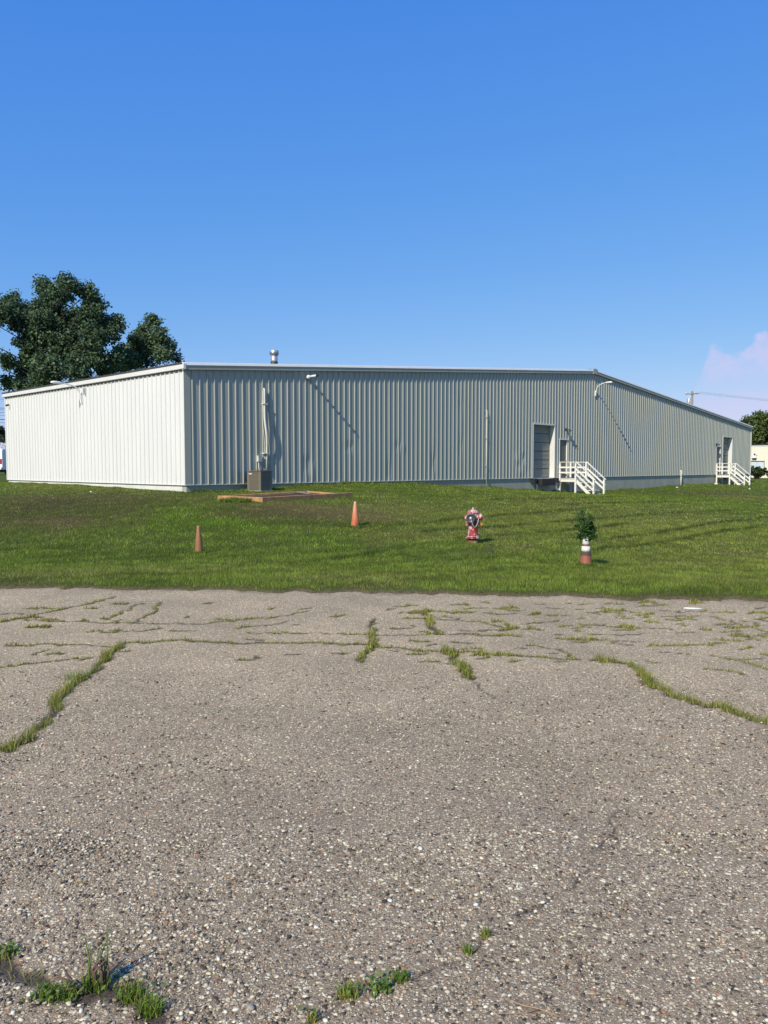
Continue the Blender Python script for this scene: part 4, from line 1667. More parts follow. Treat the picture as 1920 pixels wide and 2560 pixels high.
# sapling growing out of the cone
t = thing('sapling', (c3loc.x, c3loc.y, c3loc.z + 0.50), 'dark green leafy sapling sprouting from the top of the brown collared cone', 'plant')
sc = 14.25 / F
stems = []
for (ex, ez) in ((-0.06, 0.50), (0.05, 0.42), (-0.16, 0.28), (0.18, 0.22), (0.22, 0.05), (-0.15, 0.05), (0.02, 0.30), (0.10, 0.30), (-0.10, 0.40), (0.14, 0.02), (-0.05, 0.22)):
    ey = random.uniform(-0.16, 0.16)
    stems.append([(0, 0, -0.12), (ex * 0.15, ey * 0.15, 0.06 + 0.12 * max(ez, 0.1)), (ex * 0.55, ey * 0.55, ez * 0.75 + 0.05), (ex, ey, ez)])
b = MB()
for i in range(5):
    b.tube([(0.012 * math.cos(i), 0.012 * math.sin(i), -0.12), (0.016 * math.cos(i * 2), 0.016 * math.sin(i * 2), 0.10)], 0.011, 6)
for st in stems:
    b.tube(st, [0.010, 0.008, 0.005, 0.002], 5)
b.build('stem', 'stem', t, True)
lc = []
for st in stems:
    P_ = [Vector(q_) for q_ in st]
    for k in range(95):
        f_ = random.uniform(0.25, 1.05) * 3
        i = min(2, int(f_))
        w = f_ - i
        q_ = P_[i].lerp(P_[i + 1], w)
        lc.append((q_.x + random.gauss(0, 0.042), q_.y + random.gauss(0, 0.042), q_.z + random.gauss(0, 0.036) - 0.02))
lc = np.array(lc)
lc = lc[lc[:, 2] > 0.0 - 0.03]
v, f = leaf_quads(lc, 0.070, np.tile(np.array((0, 0, 1.0)), (len(lc), 1)), 0.42, 0.8, 0.5)
sh = np.repeat(rng.uniform(0.6, 1.4, len(lc)), 4)[:, None]
np_mesh('foliage', v, f, 'leaf', t, np.array((0.040, 0.095, 0.018))[None] * sh, kind='stuff')

# ------------------------------------------------------------------ fire hydrant
p = on_ground(1182, 1359.5)
t = thing('fire_hydrant', (p.x, p.y, p.z + 0.015), 'weathered red fire hydrant with flaking paint standing on the lawn', 'fire hydrant', R(0))
MB().lathe([(0.118, -0.08), (0.118, 0.115)], 24).build('standpipe', 'hyd_base', t, True)
MB().lathe([(0.12, 0.110), (0.172, 0.116), (0.178, 0.135), (0.172, 0.147), (0.150, 0.149), (0.150, 0.155), (0.170, 0.158), (0.172, 0.178), (0.130, 0.186)], 28).build('lower_flange', 'hyd_pale', t, True)
for i in range(8):
    a = i * math.pi / 4 + 0.2
    MB().lathe([(0.016, 0), (0.016, 0.030)], 6, Matrix.Translation((0.150 * math.cos(a), 0.150 * math.sin(a), 0.178))).build('flange_bolt', 'iron', t)
MB().lathe([(0.125, 0.180), (0.116, 0.21), (0.112, 0.30), (0.114, 0.42), (0.122, 0.44)], 28).build('barrel', 'hyd', t, True)
MB().lathe([(0.120, 0.436), (0.165, 0.442), (0.168, 0.466), (0.150, 0.469), (0.150, 0.474), (0.166, 0.477), (0.164, 0.500), (0.125, 0.508)], 28).build('upper_flange', 'hyd', t, True)
for a in (2.95, 3.5, 5.9, 0.1, 4.7, 1.6):
    MB().lathe([(0.020, 0), (0.020, 0.10)], 6, Matrix.Translation((0.150 * math.cos(a), 0.150 * math.sin(a), 0.425))).build('flange_bolt', 'hyd_pale', t)
MB().lathe([(0.125, 0.502), (0.130, 0.53), (0.132, 0.66), (0.136, 0.675), (0.136, 0.692)], 28).build('nozzle_section', 'hyd', t, True)
MB().lathe([(0.138, 0.690), (0.134, 0.715), (0.118, 0.748), (0.088, 0.775), (0.050, 0.79), (0.040, 0.793)], 28).build('bonnet', 'hyd_pale', t, True)
MB().lathe([(0.040, 0.788), (0.036, 0.812), (0.022, 0.816)], 16).build('nut_collar', 'hyd_pale', t, True)
MB().lathe([(0.020, 0.812), (0.016, 0.850)], 5).build('operating_nut', 'brass', t)


def nozzle(direction, prof, n=22, z=0.60):
    d = Vector(direction).normalized()
    m = d.to_track_quat('Z', 'Y').to_matrix().to_4x4()
    return MB().lathe(prof, n, Matrix.Translation((0, 0, z)) @ m)


dl = (-0.34, -1.0, 0.0)
nozzle(dl, [(0.088, 0.08), (0.088, 0.15)], z=0.60).build('pumper_nozzle', 'hyd', t, True)
capo = nozzle(dl, [(0.108, 0.145), (0.112, 0.155), (0.112, 0.235), (0.102, 0.245), (0.085, 0.246), (0.080, 0.234), (0.050, 0.233)], z=0.60).build('pumper_cap', 'hyd_grey', t, True)
nozzle(dl, [(0.040, 0.232), (0.036, 0.262), (0.020, 0.268)], 10).build('cap_nut', 'brass', capo, True)
dr = (1.0, -0.30, 0.0)
nozzle(dr, [(0.072, 0.08), (0.075, 0.165)], z=0.615).build('hose_nozzle', 'hyd', t, True)
hc = nozzle(dr, [(0.072, 0.160), (0.080, 0.166), (0.080, 0.20), (0.060, 0.222), (0.045, 0.228)], z=0.615).build('hose_cap', 'hyd_pale', t, True)
nozzle(dr, [(0.030, 0.226), (0.024, 0.262), (0.012, 0.268)], 5, z=0.615).build('cap_nut', 'hyd_pale', hc, False)
nozzle((-1.0, 0.30, 0), [(0.072, 0.08), (0.075, 0.15), (0.06, 0.19)], z=0.60).build('hose_nozzle', 'hyd', t, True)
d = Vector(dl).normalized()
c0 = d * 0.262 + Vector((0.01, 0, 0.585))
cable = []
for i in range(15):
    f_ = i / 14
    a = c0
    e = Vector((0.12, -0.13, 0.60))
    q_ = a.lerp(e, f_)
    q_.z -= 0.20 * math.sin(math.pi * f_) ** 0.9
    q_.y -= 0.03 * math.sin(math.pi * f_)
    cable.append(q_)
MB().tube(cable, 0.0055, 6).build('cap_cable', 'litter', t, True)
MB().tube([(0.19, -0.06, 0.56), (0.20, -0.07, 0.50), (0.20, -0.07, 0.46)], 0.004, 5).build('tag_wire', 'iron', t)
b = MB()
b.add([(0.165, -0.07, 0.445), (0.235, -0.075, 0.44), (0.225, -0.085, 0.475), (0.20, -0.07, 0.487)], [(0, 1, 2, 3), (3, 2, 1, 0)])
b.box(0.165, 0.225, -0.077, -0.071, 0.435, 0.47)
b.build('orange_tag', 'tag', t)

p = on_ground(1224, 1381)
t = thing('valve_cover', (p.x, p.y, p.z), 'small dark round lid sunk in the grass in front of the hydrant', 'cover')
MB().lathe([(0.095, -0.10), (0.095, 0.030), (0.085, 0.036)], 20).build('rim', 'iron', t, True)
MB().lathe([(0.08, 0.02), (0.08, 0.040)], 20).build('lid', 'iron', t, True)

# ------------------------------------------------------------------ cream building at the right edge
v0 = at_depth(1878, 1120, 92)
t = thing('cream_building', (v0.x, v0.y, -0.02), 'low cream painted brick building half hidden behind the warehouse at the right', 'building', RZ - R(90))
# local +x along the wall towards the right/near, wall face at y=0, outward -y
zt_ = v0.z + (1120 - 1116.5) / F * 92 + 0.02
Xa, Xb = -9.0, 16.0
wx0, wx1 = -0.15, 1.55
wz1 = at_depth(1890, 1152.5, 92).z + 0.02
wz0 = at_depth(1890, 1187, 92).z + 0.02
MB().box(Xa, wx0, 0, 8, -0.5, zt_).build('wall', 'cream', t)
MB().box(wx1, Xb, 0, 8, -0.5, zt_).build('wall', 'cream', t)
MB().box(wx0, wx1, 0, 8, wz1, zt_).build('wall', 'cream', t)
MB().box(wx0, wx1, 0, 8, -0.5, wz0).build('wall', 'cream', t)
MB().box(Xa - 0.1, Xb + 0.1, -0.05, 8.1, zt_ + 0.002, zt_ + 0.10).build('parapet_cap', 'lampw', t)
MB().box(Xa, Xb, 0.05, 8, zt_ + 0.10, zt_ + 0.26).build('roof_edge', 'closure', t)
w = MB().box(wx0 + 0.002, wx1 - 0.002, 0.10, 0.14, wz0 + 0.002, wz1 - 0.002).build('window', 'winpane', t)
for x0, x1, z0, z1 in ((wx0 + 0.003, wx0 + 0.06, wz0, wz1), (wx1 - 0.06, wx1 - 0.003, wz0, wz1), (wx0 + 0.06, wx1 - 0.06, wz1 - 0.07, wz1 - 0.003), (wx0 + 0.06, wx1 - 0.06, wz0 + 0.003, wz0 + 0.06)):
    MB().box(x0, x1, 0.05, 0.098, z0, z1).build('frame', 'dark', w)
lp = at_depth(1883, 1140, 92)
t2 = thing('wall_pack_lamp', (v0.x, v0.y, -0.02), 'white wall lamp with dark bracket above the window of the cream building', 'lamp', RZ - R(90))
lz = lp.z + 0.02
MB().box(0.18, 0.68, -0.26, 0.0, lz - 0.26, lz + 0.05).build('housing', 'lampw', t2, bevel=0.04)
MB().box(0.20, 0.66, -0.25, -0.01, lz - 0.34, lz - 0.262).build('lens', 'dark', t2)
MB().box(0.36, 0.50, -0.16, 0.0, lz + 0.052, lz + 0.28).build('bracket', 'dark', t2)
MB().tube([(0.50, -0.08, lz + 0.06), (0.72, -0.04, lz + 0.10), (0.74, 0.0, lz + 0.10)], 0.02, 6).build('conduit', 'dark', t2)


def shrub(px, Y, h, r, n, base, label):
    p = at_depth(px, 1190, Y)
    z = gz(p.x, p.y)
    t = thing('shrub', (p.x, p.y, z), label, 'shrub', 0, 'shrubs along the cream building')
    L_ = [(random.uniform(-r, r) * 0.7, random.uniform(-r, r) * 0.5, random.uniform(0.25, 0.85) * h, h * 0.33) for _ in range(12)]
    v, f, c = crown(L_, n, 0.13, base, clump=0.13)
    np_mesh('foliage', v, f, 'leaf', t, c, kind='stuff')
    b = MB()
    for x, y, z_, _r in L_:
        b.tube([(x * 0.2, y * 0.2, -0.1), (x * 0.7, y * 0.7, z_ * 0.6), (x, y, z_)], [0.03, 0.02, 0.008], 5)
    b.build('stem', 'stem', t)


shrub(1890, 84, 1.3, 1.3, 4500, (0.045, 0.075, 0.020), 'leafy shrub under the window of the cream building beside the warehouse corner')
shrub(1935, 83, 1.15, 1.5, 4500, (0.060, 0.080, 0.020), 'yellow-green shrub cut by the right edge before the cream building')

# ------------------------------------------------------------------ utility poles and wires


def pole(px, pytop, Y, arms, label, mat_='pole', extra=True):
    p = at_depth(px, pytop, Y)
    z = gz(p.x, p.y)
    h = p.z - z
    t = thing('utility_pole', (p.x, p.y, z), label, 'utility pole', arms[0])
    MB().tube([(0, 0, -0.6), (0, 0, h * 0.5), (0, 0, h)], [0.19, 0.16, 0.13], 12).build('pole', mat_, t, True)
    tips = []
    for dz, half in arms[1]:
        ca = MB().box(-half, half, -0.19, -0.08, h - dz - 0.07, h - dz + 0.07).build('crossarm', mat_, t)
        for xx in (-half + 0.1, -half * 0.4, half * 0.4, half - 0.1):
            MB().lathe([(0.02, 0), (0.055, 0.05), (0.03, 0.09), (0.055, 0.12), (0.03, 0.18)], 8, Matrix.Translation((xx, -0.135, h - dz + 0.071))).build('insulator', 'lampw', ca, True)
            tips.append((xx, -0.135, h - dz + 0.25))
    if extra:
        tr = MB().lathe([(0.22, h - 1.75), (0.24, h - 1.7), (0.24, h - 1.0), (0.18, h - 0.93)], 16, Matrix.Translation((-0.42, 0, 0))).build('transformer', 'galv', t, True)
        MB().box(-0.2, -0.1, -0.04, 0.04, h - 1.6, h - 1.1).build('bracket', 'galv', tr)
        MB().tube([(-0.36, 0, h - 0.95), (-0.30, 0, h - 0.62)], 0.03, 6).build('bushing', 'lampw', tr)
    m = Matrix.Translation((p.x, p.y, z)) @ Matrix.Rotation(arms[0], 4, 'Z')
    return t, [m @ Vector(q_) for q_ in tips]


def wire(a, b, sag, r, label, group):
    pts = []
    for i in range(17):
        f_ = i / 16
        q_ = a.lerp(b, f_)
        q_.z -= sag * 4 * f_ * (1 - f_)
        pts.append(q_ - a)
    o = MB().tube(pts, r, 5).build('power_line', 'wire', None)
    o.location = a
    return tag(o, label, 'wire', group)


pr, tips_r = pole(1731, 978, 100, (R(-35), ((0.35, 0.85),)), 'wooden utility pole with crossarm showing above the sloping roof at the right')
far_r = [Vector((130, 118, 10.2 + 0.1 * i)) + Vector((0.5 * i, 0, 0)) for i in range(4)]
prf = thing('utility_pole', (130.7, 118, gz(130.7, 118)), 'distant utility pole outside the view to the right', 'utility pole')
MB().tube([(0, 0, -0.5), (0, 0, 10.2)], [0.18, 0.13], 10).build('pole', 'pole', prf, True)
MB().box(-0.9, 1.3, -0.08, 0.08, 9.5, 9.64).build('crossarm', 'pole', prf)
for i, (a, nm) in enumerate(zip(tips_r[:4], ('outer far', 'inner far', 'inner near', 'outer near'))):
    wire(a, Vector((130.0 + 0.5 * i, 118, 9.65 + gz(130.7, 118))), 1.6, 0.006, 'power line running right from the pole behind the roof, %s of four' % nm, 'power lines right of the pole')
# street wires glimpsed at the left edge, strung between two poles
pl1, _ = pole(60, 1006, 72, (R(0), ((0.25, 0.9),)), 'utility pole hidden behind the left end of the white wall', extra=False)
pl2, _ = pole(-330, 985, 72, (R(0), ((0.25, 0.9),)), 'utility pole just outside the left edge of the view', extra=False)
for i, (ya, nm, rr) in enumerate(((996, 'topmost', 0.010), (1017.5, 'second', 0.026), (1022, 'third', 0.018), (1029, 'fourth', 0.018), (1036, 'fifth', 0.014), (1046, 'thick sixth', 0.034), (1054, 'lowest', 0.016))):
    a = at_depth(-330, ya - 14, 72 - 0.16)
    b = at_depth(60, ya + 4, 72 - 0.16)
    wire(a, b, 0.10, rr, '%s of the street wires at the left edge above the van' % nm, 'street wires at the left edge')

# ------------------------------------------------------------------ van at the left edge
p = at_depth(-22, 1189, 62)
gzv_ = gz(p.x, p.y)
t = thing('parked_van', (p.x, p.y, gzv_), 'white van with red tail light showing past the far end of the white wall', 'van', R(-6))
# local: rear at y=0 facing -y, body runs along +y
prof_b = [(0.0, 0.45), (-0.03, 0.60), (-0.02, 1.10), (0.04, 1.55), (0.14, 2.00), (0.30, 2.12), (3.6, 2.14), (4.1, 1.95), (4.55, 1.30), (5.25, 1.12), (5.35, 0.85), (5.35, 0.42)]
vs_, fs = [], []
secs = [(-0.98, 0.0), (-0.90, 0.06), (0.90, 0.06), (0.98, 0.0)]
npf = len(prof_b)
for x, dz in ((-1.0, -0.12), (-0.90, 0.0), (0.90, 0.0), (1.0, -0.12)):
    for y, z in prof_b:
        zz_ = z + (dz if z > 1.5 else 0)
        xx = x * (1 - 0.10 * max(0, z - 1.2) / 0.9)
        vs_.append((xx, y, zz_))
for sct in range(3):
    for i in range(npf):
        j = (i + 1) % npf
        fs.append((sct * npf + i, sct * npf + j, (sct + 1) * npf + j, (sct + 1) * npf + i))
fs.append(tuple(range(npf)))
fs.append(tuple(range(4 * npf - 1, 3 * npf - 1, -1)))
MB().add(vs_, fs).build('body', 'van', t, bevel=0.03)
for s in (-1, 1):
    MB().box(min(s * 0.80, s * 0.96), max(s * 0.80, s * 0.96), -0.055, 0.02, 0.88, 1.28).build('tail_light', 'tail', t)
    b = MB()
    b.add([(s * 0.10, -0.012, 1.42), (s * 0.72, -0.012, 1.42), (s * 0.68, 0.115, 1.95), (s * 0.10, 0.115, 1.95)], [(0, 1, 2, 3), (3, 2, 1, 0)])
    b.build('rear_window', 'glass', t)
    for yy in (0.95, 4.3):
        w = MB().lathe([(0.20, -0.11), (0.36, -0.11), (0.37, -0.08), (0.37, 0.08), (0.36, 0.11), (0.20, 0.11)], 24, Matrix.Translation((s * 0.86, yy, 0.36)) @ Matrix.Rotation(R(90), 4, 'Y')).build('wheel', 'rubber', t, True)
        MB().lathe([(0.03, 0), (0.21, 0.0), (0.21, 0.02), (0.05, 0.03)], 18, Matrix.Translation((s * 0.975, yy, 0.36)) @ Matrix.Rotation(R(90) * s, 4, 'Y')).build('rim', 'steel', w, True)
MB().box(-0.98, 0.98, -0.16, 0.0, 0.42, 0.62).build('rear_bumper', 'lampw', t, bevel=0.03)
MB().box(-0.9, 0.9, 0.15, 5.2, 0.22, 0.44).build('chassis', 'rubber', t)
rk = MB()
for yy in (0.7, 1.8, 2.9):
    rk.box(-0.85, 0.85, yy, yy + 0.06, 2.28, 2.33)
    for x in (-0.82, 0.78):
        rk.box(x, x + 0.04, yy, yy + 0.06, 2.02, 2.28)
for x in (-0.82, 0.78):
    rk.box(x, x + 0.04, 0.5, 3.2, 2.331, 2.37)
rk.build('roof_rack', 'galv', t)

# ------------------------------------------------------------------ litter
for px, py, lx, ly, lz_, nm, lab, cat, onp in ((1728, 1522, 0.26, 0.10, 0.012, 'paper_scrap', 'white strip of litter on the pavement near the lawn edge at the right', 'litter', True),
                                              (1874, 1223, 0.14, 0.10, 0.08, 'paper_cup', 'white scrap on the grass in front of the far right stair', 'litter', False),
                                              (1692, 1219, 0.22, 0.15, 0.06, 'rubble', 'pale rubble in the grass at the wall foot left of the far stair', 'rubble', False),
                                              (1790, 1211, 0.3, 0.2, 0.12, 'rubble', 'white rubble under the landing of the far right stair', 'rubble', False),
                                              (227, 1231, 0.10, 0.07, 0.05, 'paper_scrap', 'white fleck on the grass below the white wall', 'litter', False)):
    p = on_z(px, py) if onp else on_ground(px, py)
    n = 9
    vs_ = []
    for k in range(n):
        a = 2 * math.pi * k / n
        r_ = random.uniform(0.7, 1.0)
        vs_.append((math.cos(a) * lx * r_ / 2, math.sin(a) * ly * r_ / 2, 0.0))
    for k in range(n):
        x, y, _ = vs_[k]
        vs_.append((x * 0.85, y * 0.85, lz_ * random.uniform(0.6, 1.0)))
    fs = [tuple(range(n, 2 * n)), tuple(reversed(range(n)))] + [(k, (k + 1) % n, n + (k + 1) % n, n + k) for k in range(n)]
    o = MB().add(vs_, fs).build(nm, 'litter', None)
    o.location = p + Vector((0, 0, 0.004))
    o.rotation_euler = (0, 0, -0.2)
    tag(o, lab, cat)

# ------------------------------------------------------------------ grass blades


def blades(bx, by, bz, h, wd, cols, lean=0.45, name='grass', material='blade', mid=True, curl=None):
    """one bent blade (two triangles and a tip) per root"""
    n = len(bx)
    a = rng.uniform(0, 2 * math.pi, n)
    ca, sa = np.cos(a), np.sin(a)
    ln = rng.uniform(0.1, 1.0, n) * lean * h
    la = a + rng.normal(0, 0.9, n) + math.pi / 2
    lx, ly = np.cos(la) * ln, np.sin(la) * ln
    root = np.c_[bx, by, bz]
    sidev = np.c_[ca, sa, np.zeros(n)] * (wd / 2)[:, None]
    v0_ = root - sidev
    v1_ = root + sidev
    m = root + np.c_[lx * 0.35, ly * 0.35, h * 0.6]
    v2_ = m + sidev * 0.75
    v3_ = m - sidev * 0.75
    tip = root + np.c_[lx, ly, h]
    tip[:, 2] -= 0.15 * ln
    V = np.stack([v0_, v1_, v2_, v3_, tip], 1).reshape(-1, 3)
    i = np.arange(n)[:, None] * 5
    Fq = np.concatenate([i + np.array([[0, 1, 2]]), i + np.array([[0, 2, 3]]), i + np.array([[3, 2, 4]])], 0)
    C = np.repeat(cols, 5, 0)
    return V, Fq, C


def blades_tri(bx, by, bz, h, wd, cols, lean=0.6):
    n = len(bx)
    a = rng.uniform(0, 2 * math.pi, n)
    ln = rng.uniform(0.1, 1.0, n) * lean * h
    la = rng.uniform(0, 2 * math.pi, n)
    root = np.c_[bx, by, bz]
    s = np.c_[np.cos(a), np.sin(a), np.zeros(n)] * (wd / 2)[:, None]
    tip = root + np.c_[np.cos(la) * ln, np.sin(la) * ln, h]
    V = np.stack([root - s, root + s, tip], 1).reshape(-1, 3)
    Fq = np.arange(3 * n).reshape(n, 3)
    return V, Fq, np.repeat(cols, 3, 0)


KEEP_OUT = [(c1.location.x, c1.location.y, 0.09), (c2.location.x, c2.location.y, 0.12), (c3.location.x, c3.location.y, 0.11),
            (t.location.x, t.location.y, 0.1)]
bed = np.array([(p.x, p.y) for p in pts[:0]] or [(0, 0)])
bedq = [(ctr.x + v_.x, ctr.y + v_.y) for v_ in q[:4]]


def in_quad(x, y, quad):
    ins = np.ones(len(x), bool)
    sgn = None
    for (ax, ay), (bx_, by_) in zip(quad, quad[1:] + quad[:1]):
        cr = (bx_ - ax) * (y - ay) - (by_ - ay) * (x - ax)
        if sgn is None:
            cxm = sum(p_[0] for p_ in quad) / 4
            cym = sum(p_[1] for p_ in quad) / 4
            sgn = np.sign((bx_ - ax) * (cym - ay) - (by_ - ay) * (cxm - ax))
        ins &= (cr * sgn > 0)
    return ins


def scatter(y0, y1, dens, hmean, wmean, tri):
    k = 0.60
    area = k * (y1 * y1 - y0 * y0) + 2 * (y1 - y0)
    n = int(area * dens)
    yy = np.sqrt(rng.uniform(y0 * y0, y1 * y1, n))
    xx = rng.uniform(-1, 1, n) * (k * yy + 1.0)
    e = yy - edge_y(xx)
    keep = e > -0.04
    # thin, ragged edge
    keep &= rng.uniform(0, 1, n) < np.clip(0.20 + e / 0.22, 0, 1) * np.clip(0.5 + 2.2 * (fbm(xx * 5, yy * 5, 91) - 0.35), 0.15, 1) ** np.exp(-np.clip(e, 0, 9) / 0.25)
    du = (xx - A0.x) * T.x + (yy - A0.y) * T.y
    dv = (xx - A0.x) * W.x + (yy - A0.y) * W.y
    keep &= ~((du > -0.02) & (dv > -0.02) & (du < BL + 0.1))
    keep &= ~in_quad(xx, yy, bedq)
    for kx, ky, kr in KEEP_OUT:
        keep &= np.hypot(xx - kx, yy - ky) > kr
    xx, yy = xx[keep], yy[keep]
    dry, lush, st, ps, n2, n3 = lawn_fields(xx, yy)
    c = lawn_colour(xx, yy) * (0.55 + 1.1 * rng.uniform(0, 1, len(xx)) ** 1.4)[:, None]
    straw = rng.uniform(0, 1, len(xx)) < 0.06 + 0.25 * dry
    c[straw] = np.array((0.27, 0.235, 0.11))[None] * rng.uniform(0.7, 1.2, straw.sum())[:, None]
    mott = 0.5 * vnoise(xx * 8, yy * 5, 101) + 0.5 * vnoise(xx * 3.1, yy * 2.2, 103)
    c = c * (0.52 + 0.98 * mott)[:, None]
    h = hmean * (0.35 + 0.5 * mott + 0.4 * n2 + 0.35 * lush + 0.7 * st - 0.35 * dry) * rng.uniform(0.6, 1.3, len(xx))
    w_ = wmean * rng.uniform(0.7, 1.3, len(xx))
    zz_ = np.where(yy < edge_y(xx) + 0.05, 0.0, ground(xx, yy)) - 0.005
    fn = blades_tri if tri else blades
    return fn(xx, yy, zz_, h, w_, c)


def join(parts):
    V, Fq, C = [], [], []
    o = 0
    for v, f, c in parts:
        V.append(v)
        Fq.append(f + o)
        C.append(c)
        o += len(v)
    return np.concatenate(V), np.concatenate(Fq), np.concatenate(C)


parts = [scatter(9.2, 12.5, 2600, 0.060, 0.0075, True), scatter(12.5, 17.0, 1500, 0.062, 0.010, True), scatter(17.0, 25.0, 700, 0.060, 0.015, True),
         scatter(25.0, 45.0, 170, 0.060, 0.028, True), scatter(45.0, 80.0, 22, 0.07, 0.06, True)]
# taller uncut rings round the things standing on the lawn and along the wall foot
V, Fq, C = join(parts)
print('blades', len(Fq))
g = np_mesh('grass', V, Fq, 'blade', cols=C, kind='stuff')
tag(g, 'short mown green grass with dry patches covering the lawn', 'grass')

rx, ry, rh = [], [], []


def ring(x, y, r0, r1, n, h):
    a = rng.uniform(0, 2 * math.pi, n)
    r = np.sqrt(rng.uniform(r0 * r0, r1 * r1, n))
    rx.append(x + r * np.cos(a))
    ry.append(y + r * np.sin(a))
    rh.append(np.full(n, h) * rng.uniform(0.5, 1.2, n))


for o_, r0 in ((c1, 0.10), (c2, 0.14), (c3, 0.13)):
    ring(o_.location.x, o_.location.y, r0, r0 + 0.09, 500, 0.09)
ph_ = bpy.data.objects['fire_hydrant'].location
ring(ph_.x, ph_.y, 0.12, 0.20, 400, 0.045)
pv = on_ground(1195, 1394)
ring(pv.x, pv.y, 0.0, 0.45, 420, 0.085)
pv = on_ground(1370, 1398)
ring(pv.x, pv.y, 0.0, 0.4, 260, 0.09)
pv = on_ground(845, 1378)
ring(pv.x, pv.y, 0.0, 0.35, 260, 0.10)
pv = on_ground(590, 1253)
ring(pv.x, pv.y, 0.0, 0.5, 900, 0.13)
uu = rng.uniform(0, BL, 7000)
dd = -np.abs(rng.normal(0.04, 0.10, 7000)) - 0.01
rx.append(A0.x + T.x * uu + W.x * dd)
ry.append(A0.y + T.y * uu + W.y * dd)
rh.append(rng.uniform(0.03, 0.10, 7000) * (1 + 0.8 * (fbm(uu * 0.8, uu * 0, 95) > 0.58)))
vv_ = rng.uniform(0, BD, 1800)
dd = -np.abs(rng.normal(0.03, 0.08, 1800)) - 0.01
rx.append(A0.x + T.x * dd + W.x * vv_)
ry.append(A0.y + T.y * dd + W.y * vv_)
rh.append(rng.uniform(0.02, 0.06, 1800))
rx, ry, rh = np.concatenate(rx), np.concatenate(ry), np.concatenate(rh)
cc = (lawn_colour(rx, ry) * 0.6 + np.array((0.075, 0.135, 0.022))[None] * 0.4) * rng.uniform(0.6, 1.4, len(rx))[:, None]
V, Fq, C = blades(rx, ry, ground(rx, ry) - 0.01, rh, 0.010 + 0.0004 * ry, cc)
g = np_mesh('tall_grass', V, Fq, 'blade', cols=C, kind='stuff')
tag(g, 'taller uncut grass fringing the wall foot, cones and hydrant', 'grass')

# grass growing in the pavement joints
rx, ry, rh, rw, rc = [], [], [], [], []
for fine_, hw, depth, dens, hgt in CR:
    if dens <= 0:
        continue
    P_ = np.array(fine_)
    seg_l = np.hypot(*(P_[1:] - P_[:-1]).T)
    tot = seg_l.sum()
    n = int(dens * tot * 3.4)
    if n < 2:
        continue
    si = rng.choice(len(seg_l), n, p=seg_l / tot)
    f_ = rng.uniform(0, 1, n)
    x = P_[si, 0] * (1 - f_) + P_[si + 1, 0] * f_
    y = P_[si, 1] * (1 - f_) + P_[si + 1, 1] * f_
    gap = fbm(x * 4.0 + 7, y * 4.0, 71)
    kp = gap > (0.43 if dens < 200 else 0.42) + 0.10 * rng.normal(0, 1, n)
    x, y, gap = x[kp], y[kp], gap[kp]
    x = x + rng.normal(0, hw * 0.55, len(x))
    y = y + rng.normal(0, hw * 0.55, len(x))
    ok = y < edge_y(x) - 0.02
    x, y, gap = x[ok], y[ok], gap[ok]
    rx.append(x)
    ry.append(y)
    rh.append(hgt * (0.25 + 1.2 * rng.uniform(0, 1, len(x)) ** 2.2) * (0.3 + 1.9 * np.clip(gap - 0.3, 0, 1)) * 1.3)
    rw.append(np.full(len(x), 0.0042 if y.size and y.mean() < 6.0 else 0.0085))
    tone = rng.uniform(0, 1, len(x))[:, None]
    yl = np.array((0.34, 0.30, 0.085))
    gr = np.array((0.165, 0.220, 0.030))
    mixw = np.clip(0.25 + 0.5 * tone + (0.15 if hgt < 0.05 else 0.0), 0, 1)
    rc.append((gr[None] * (1 - mixw) + yl[None] * mixw) * rng.uniform(0.7, 1.3, len(x))[:, None])
rx, ry, rh, rw, rc = map(np.concatenate, (rx, ry, rh, rw, rc))
V, Fq, C = blades(rx, ry, np.full(len(rx), -0.006), rh, rw, rc, 0.9)
print('crack blades', len(rx))
g = np_mesh('crack_grass', V, Fq, 'blade', cols=C, kind='stuff')
tag(g, 'yellow-green grass growing in the cracks of the pavement', 'grass')


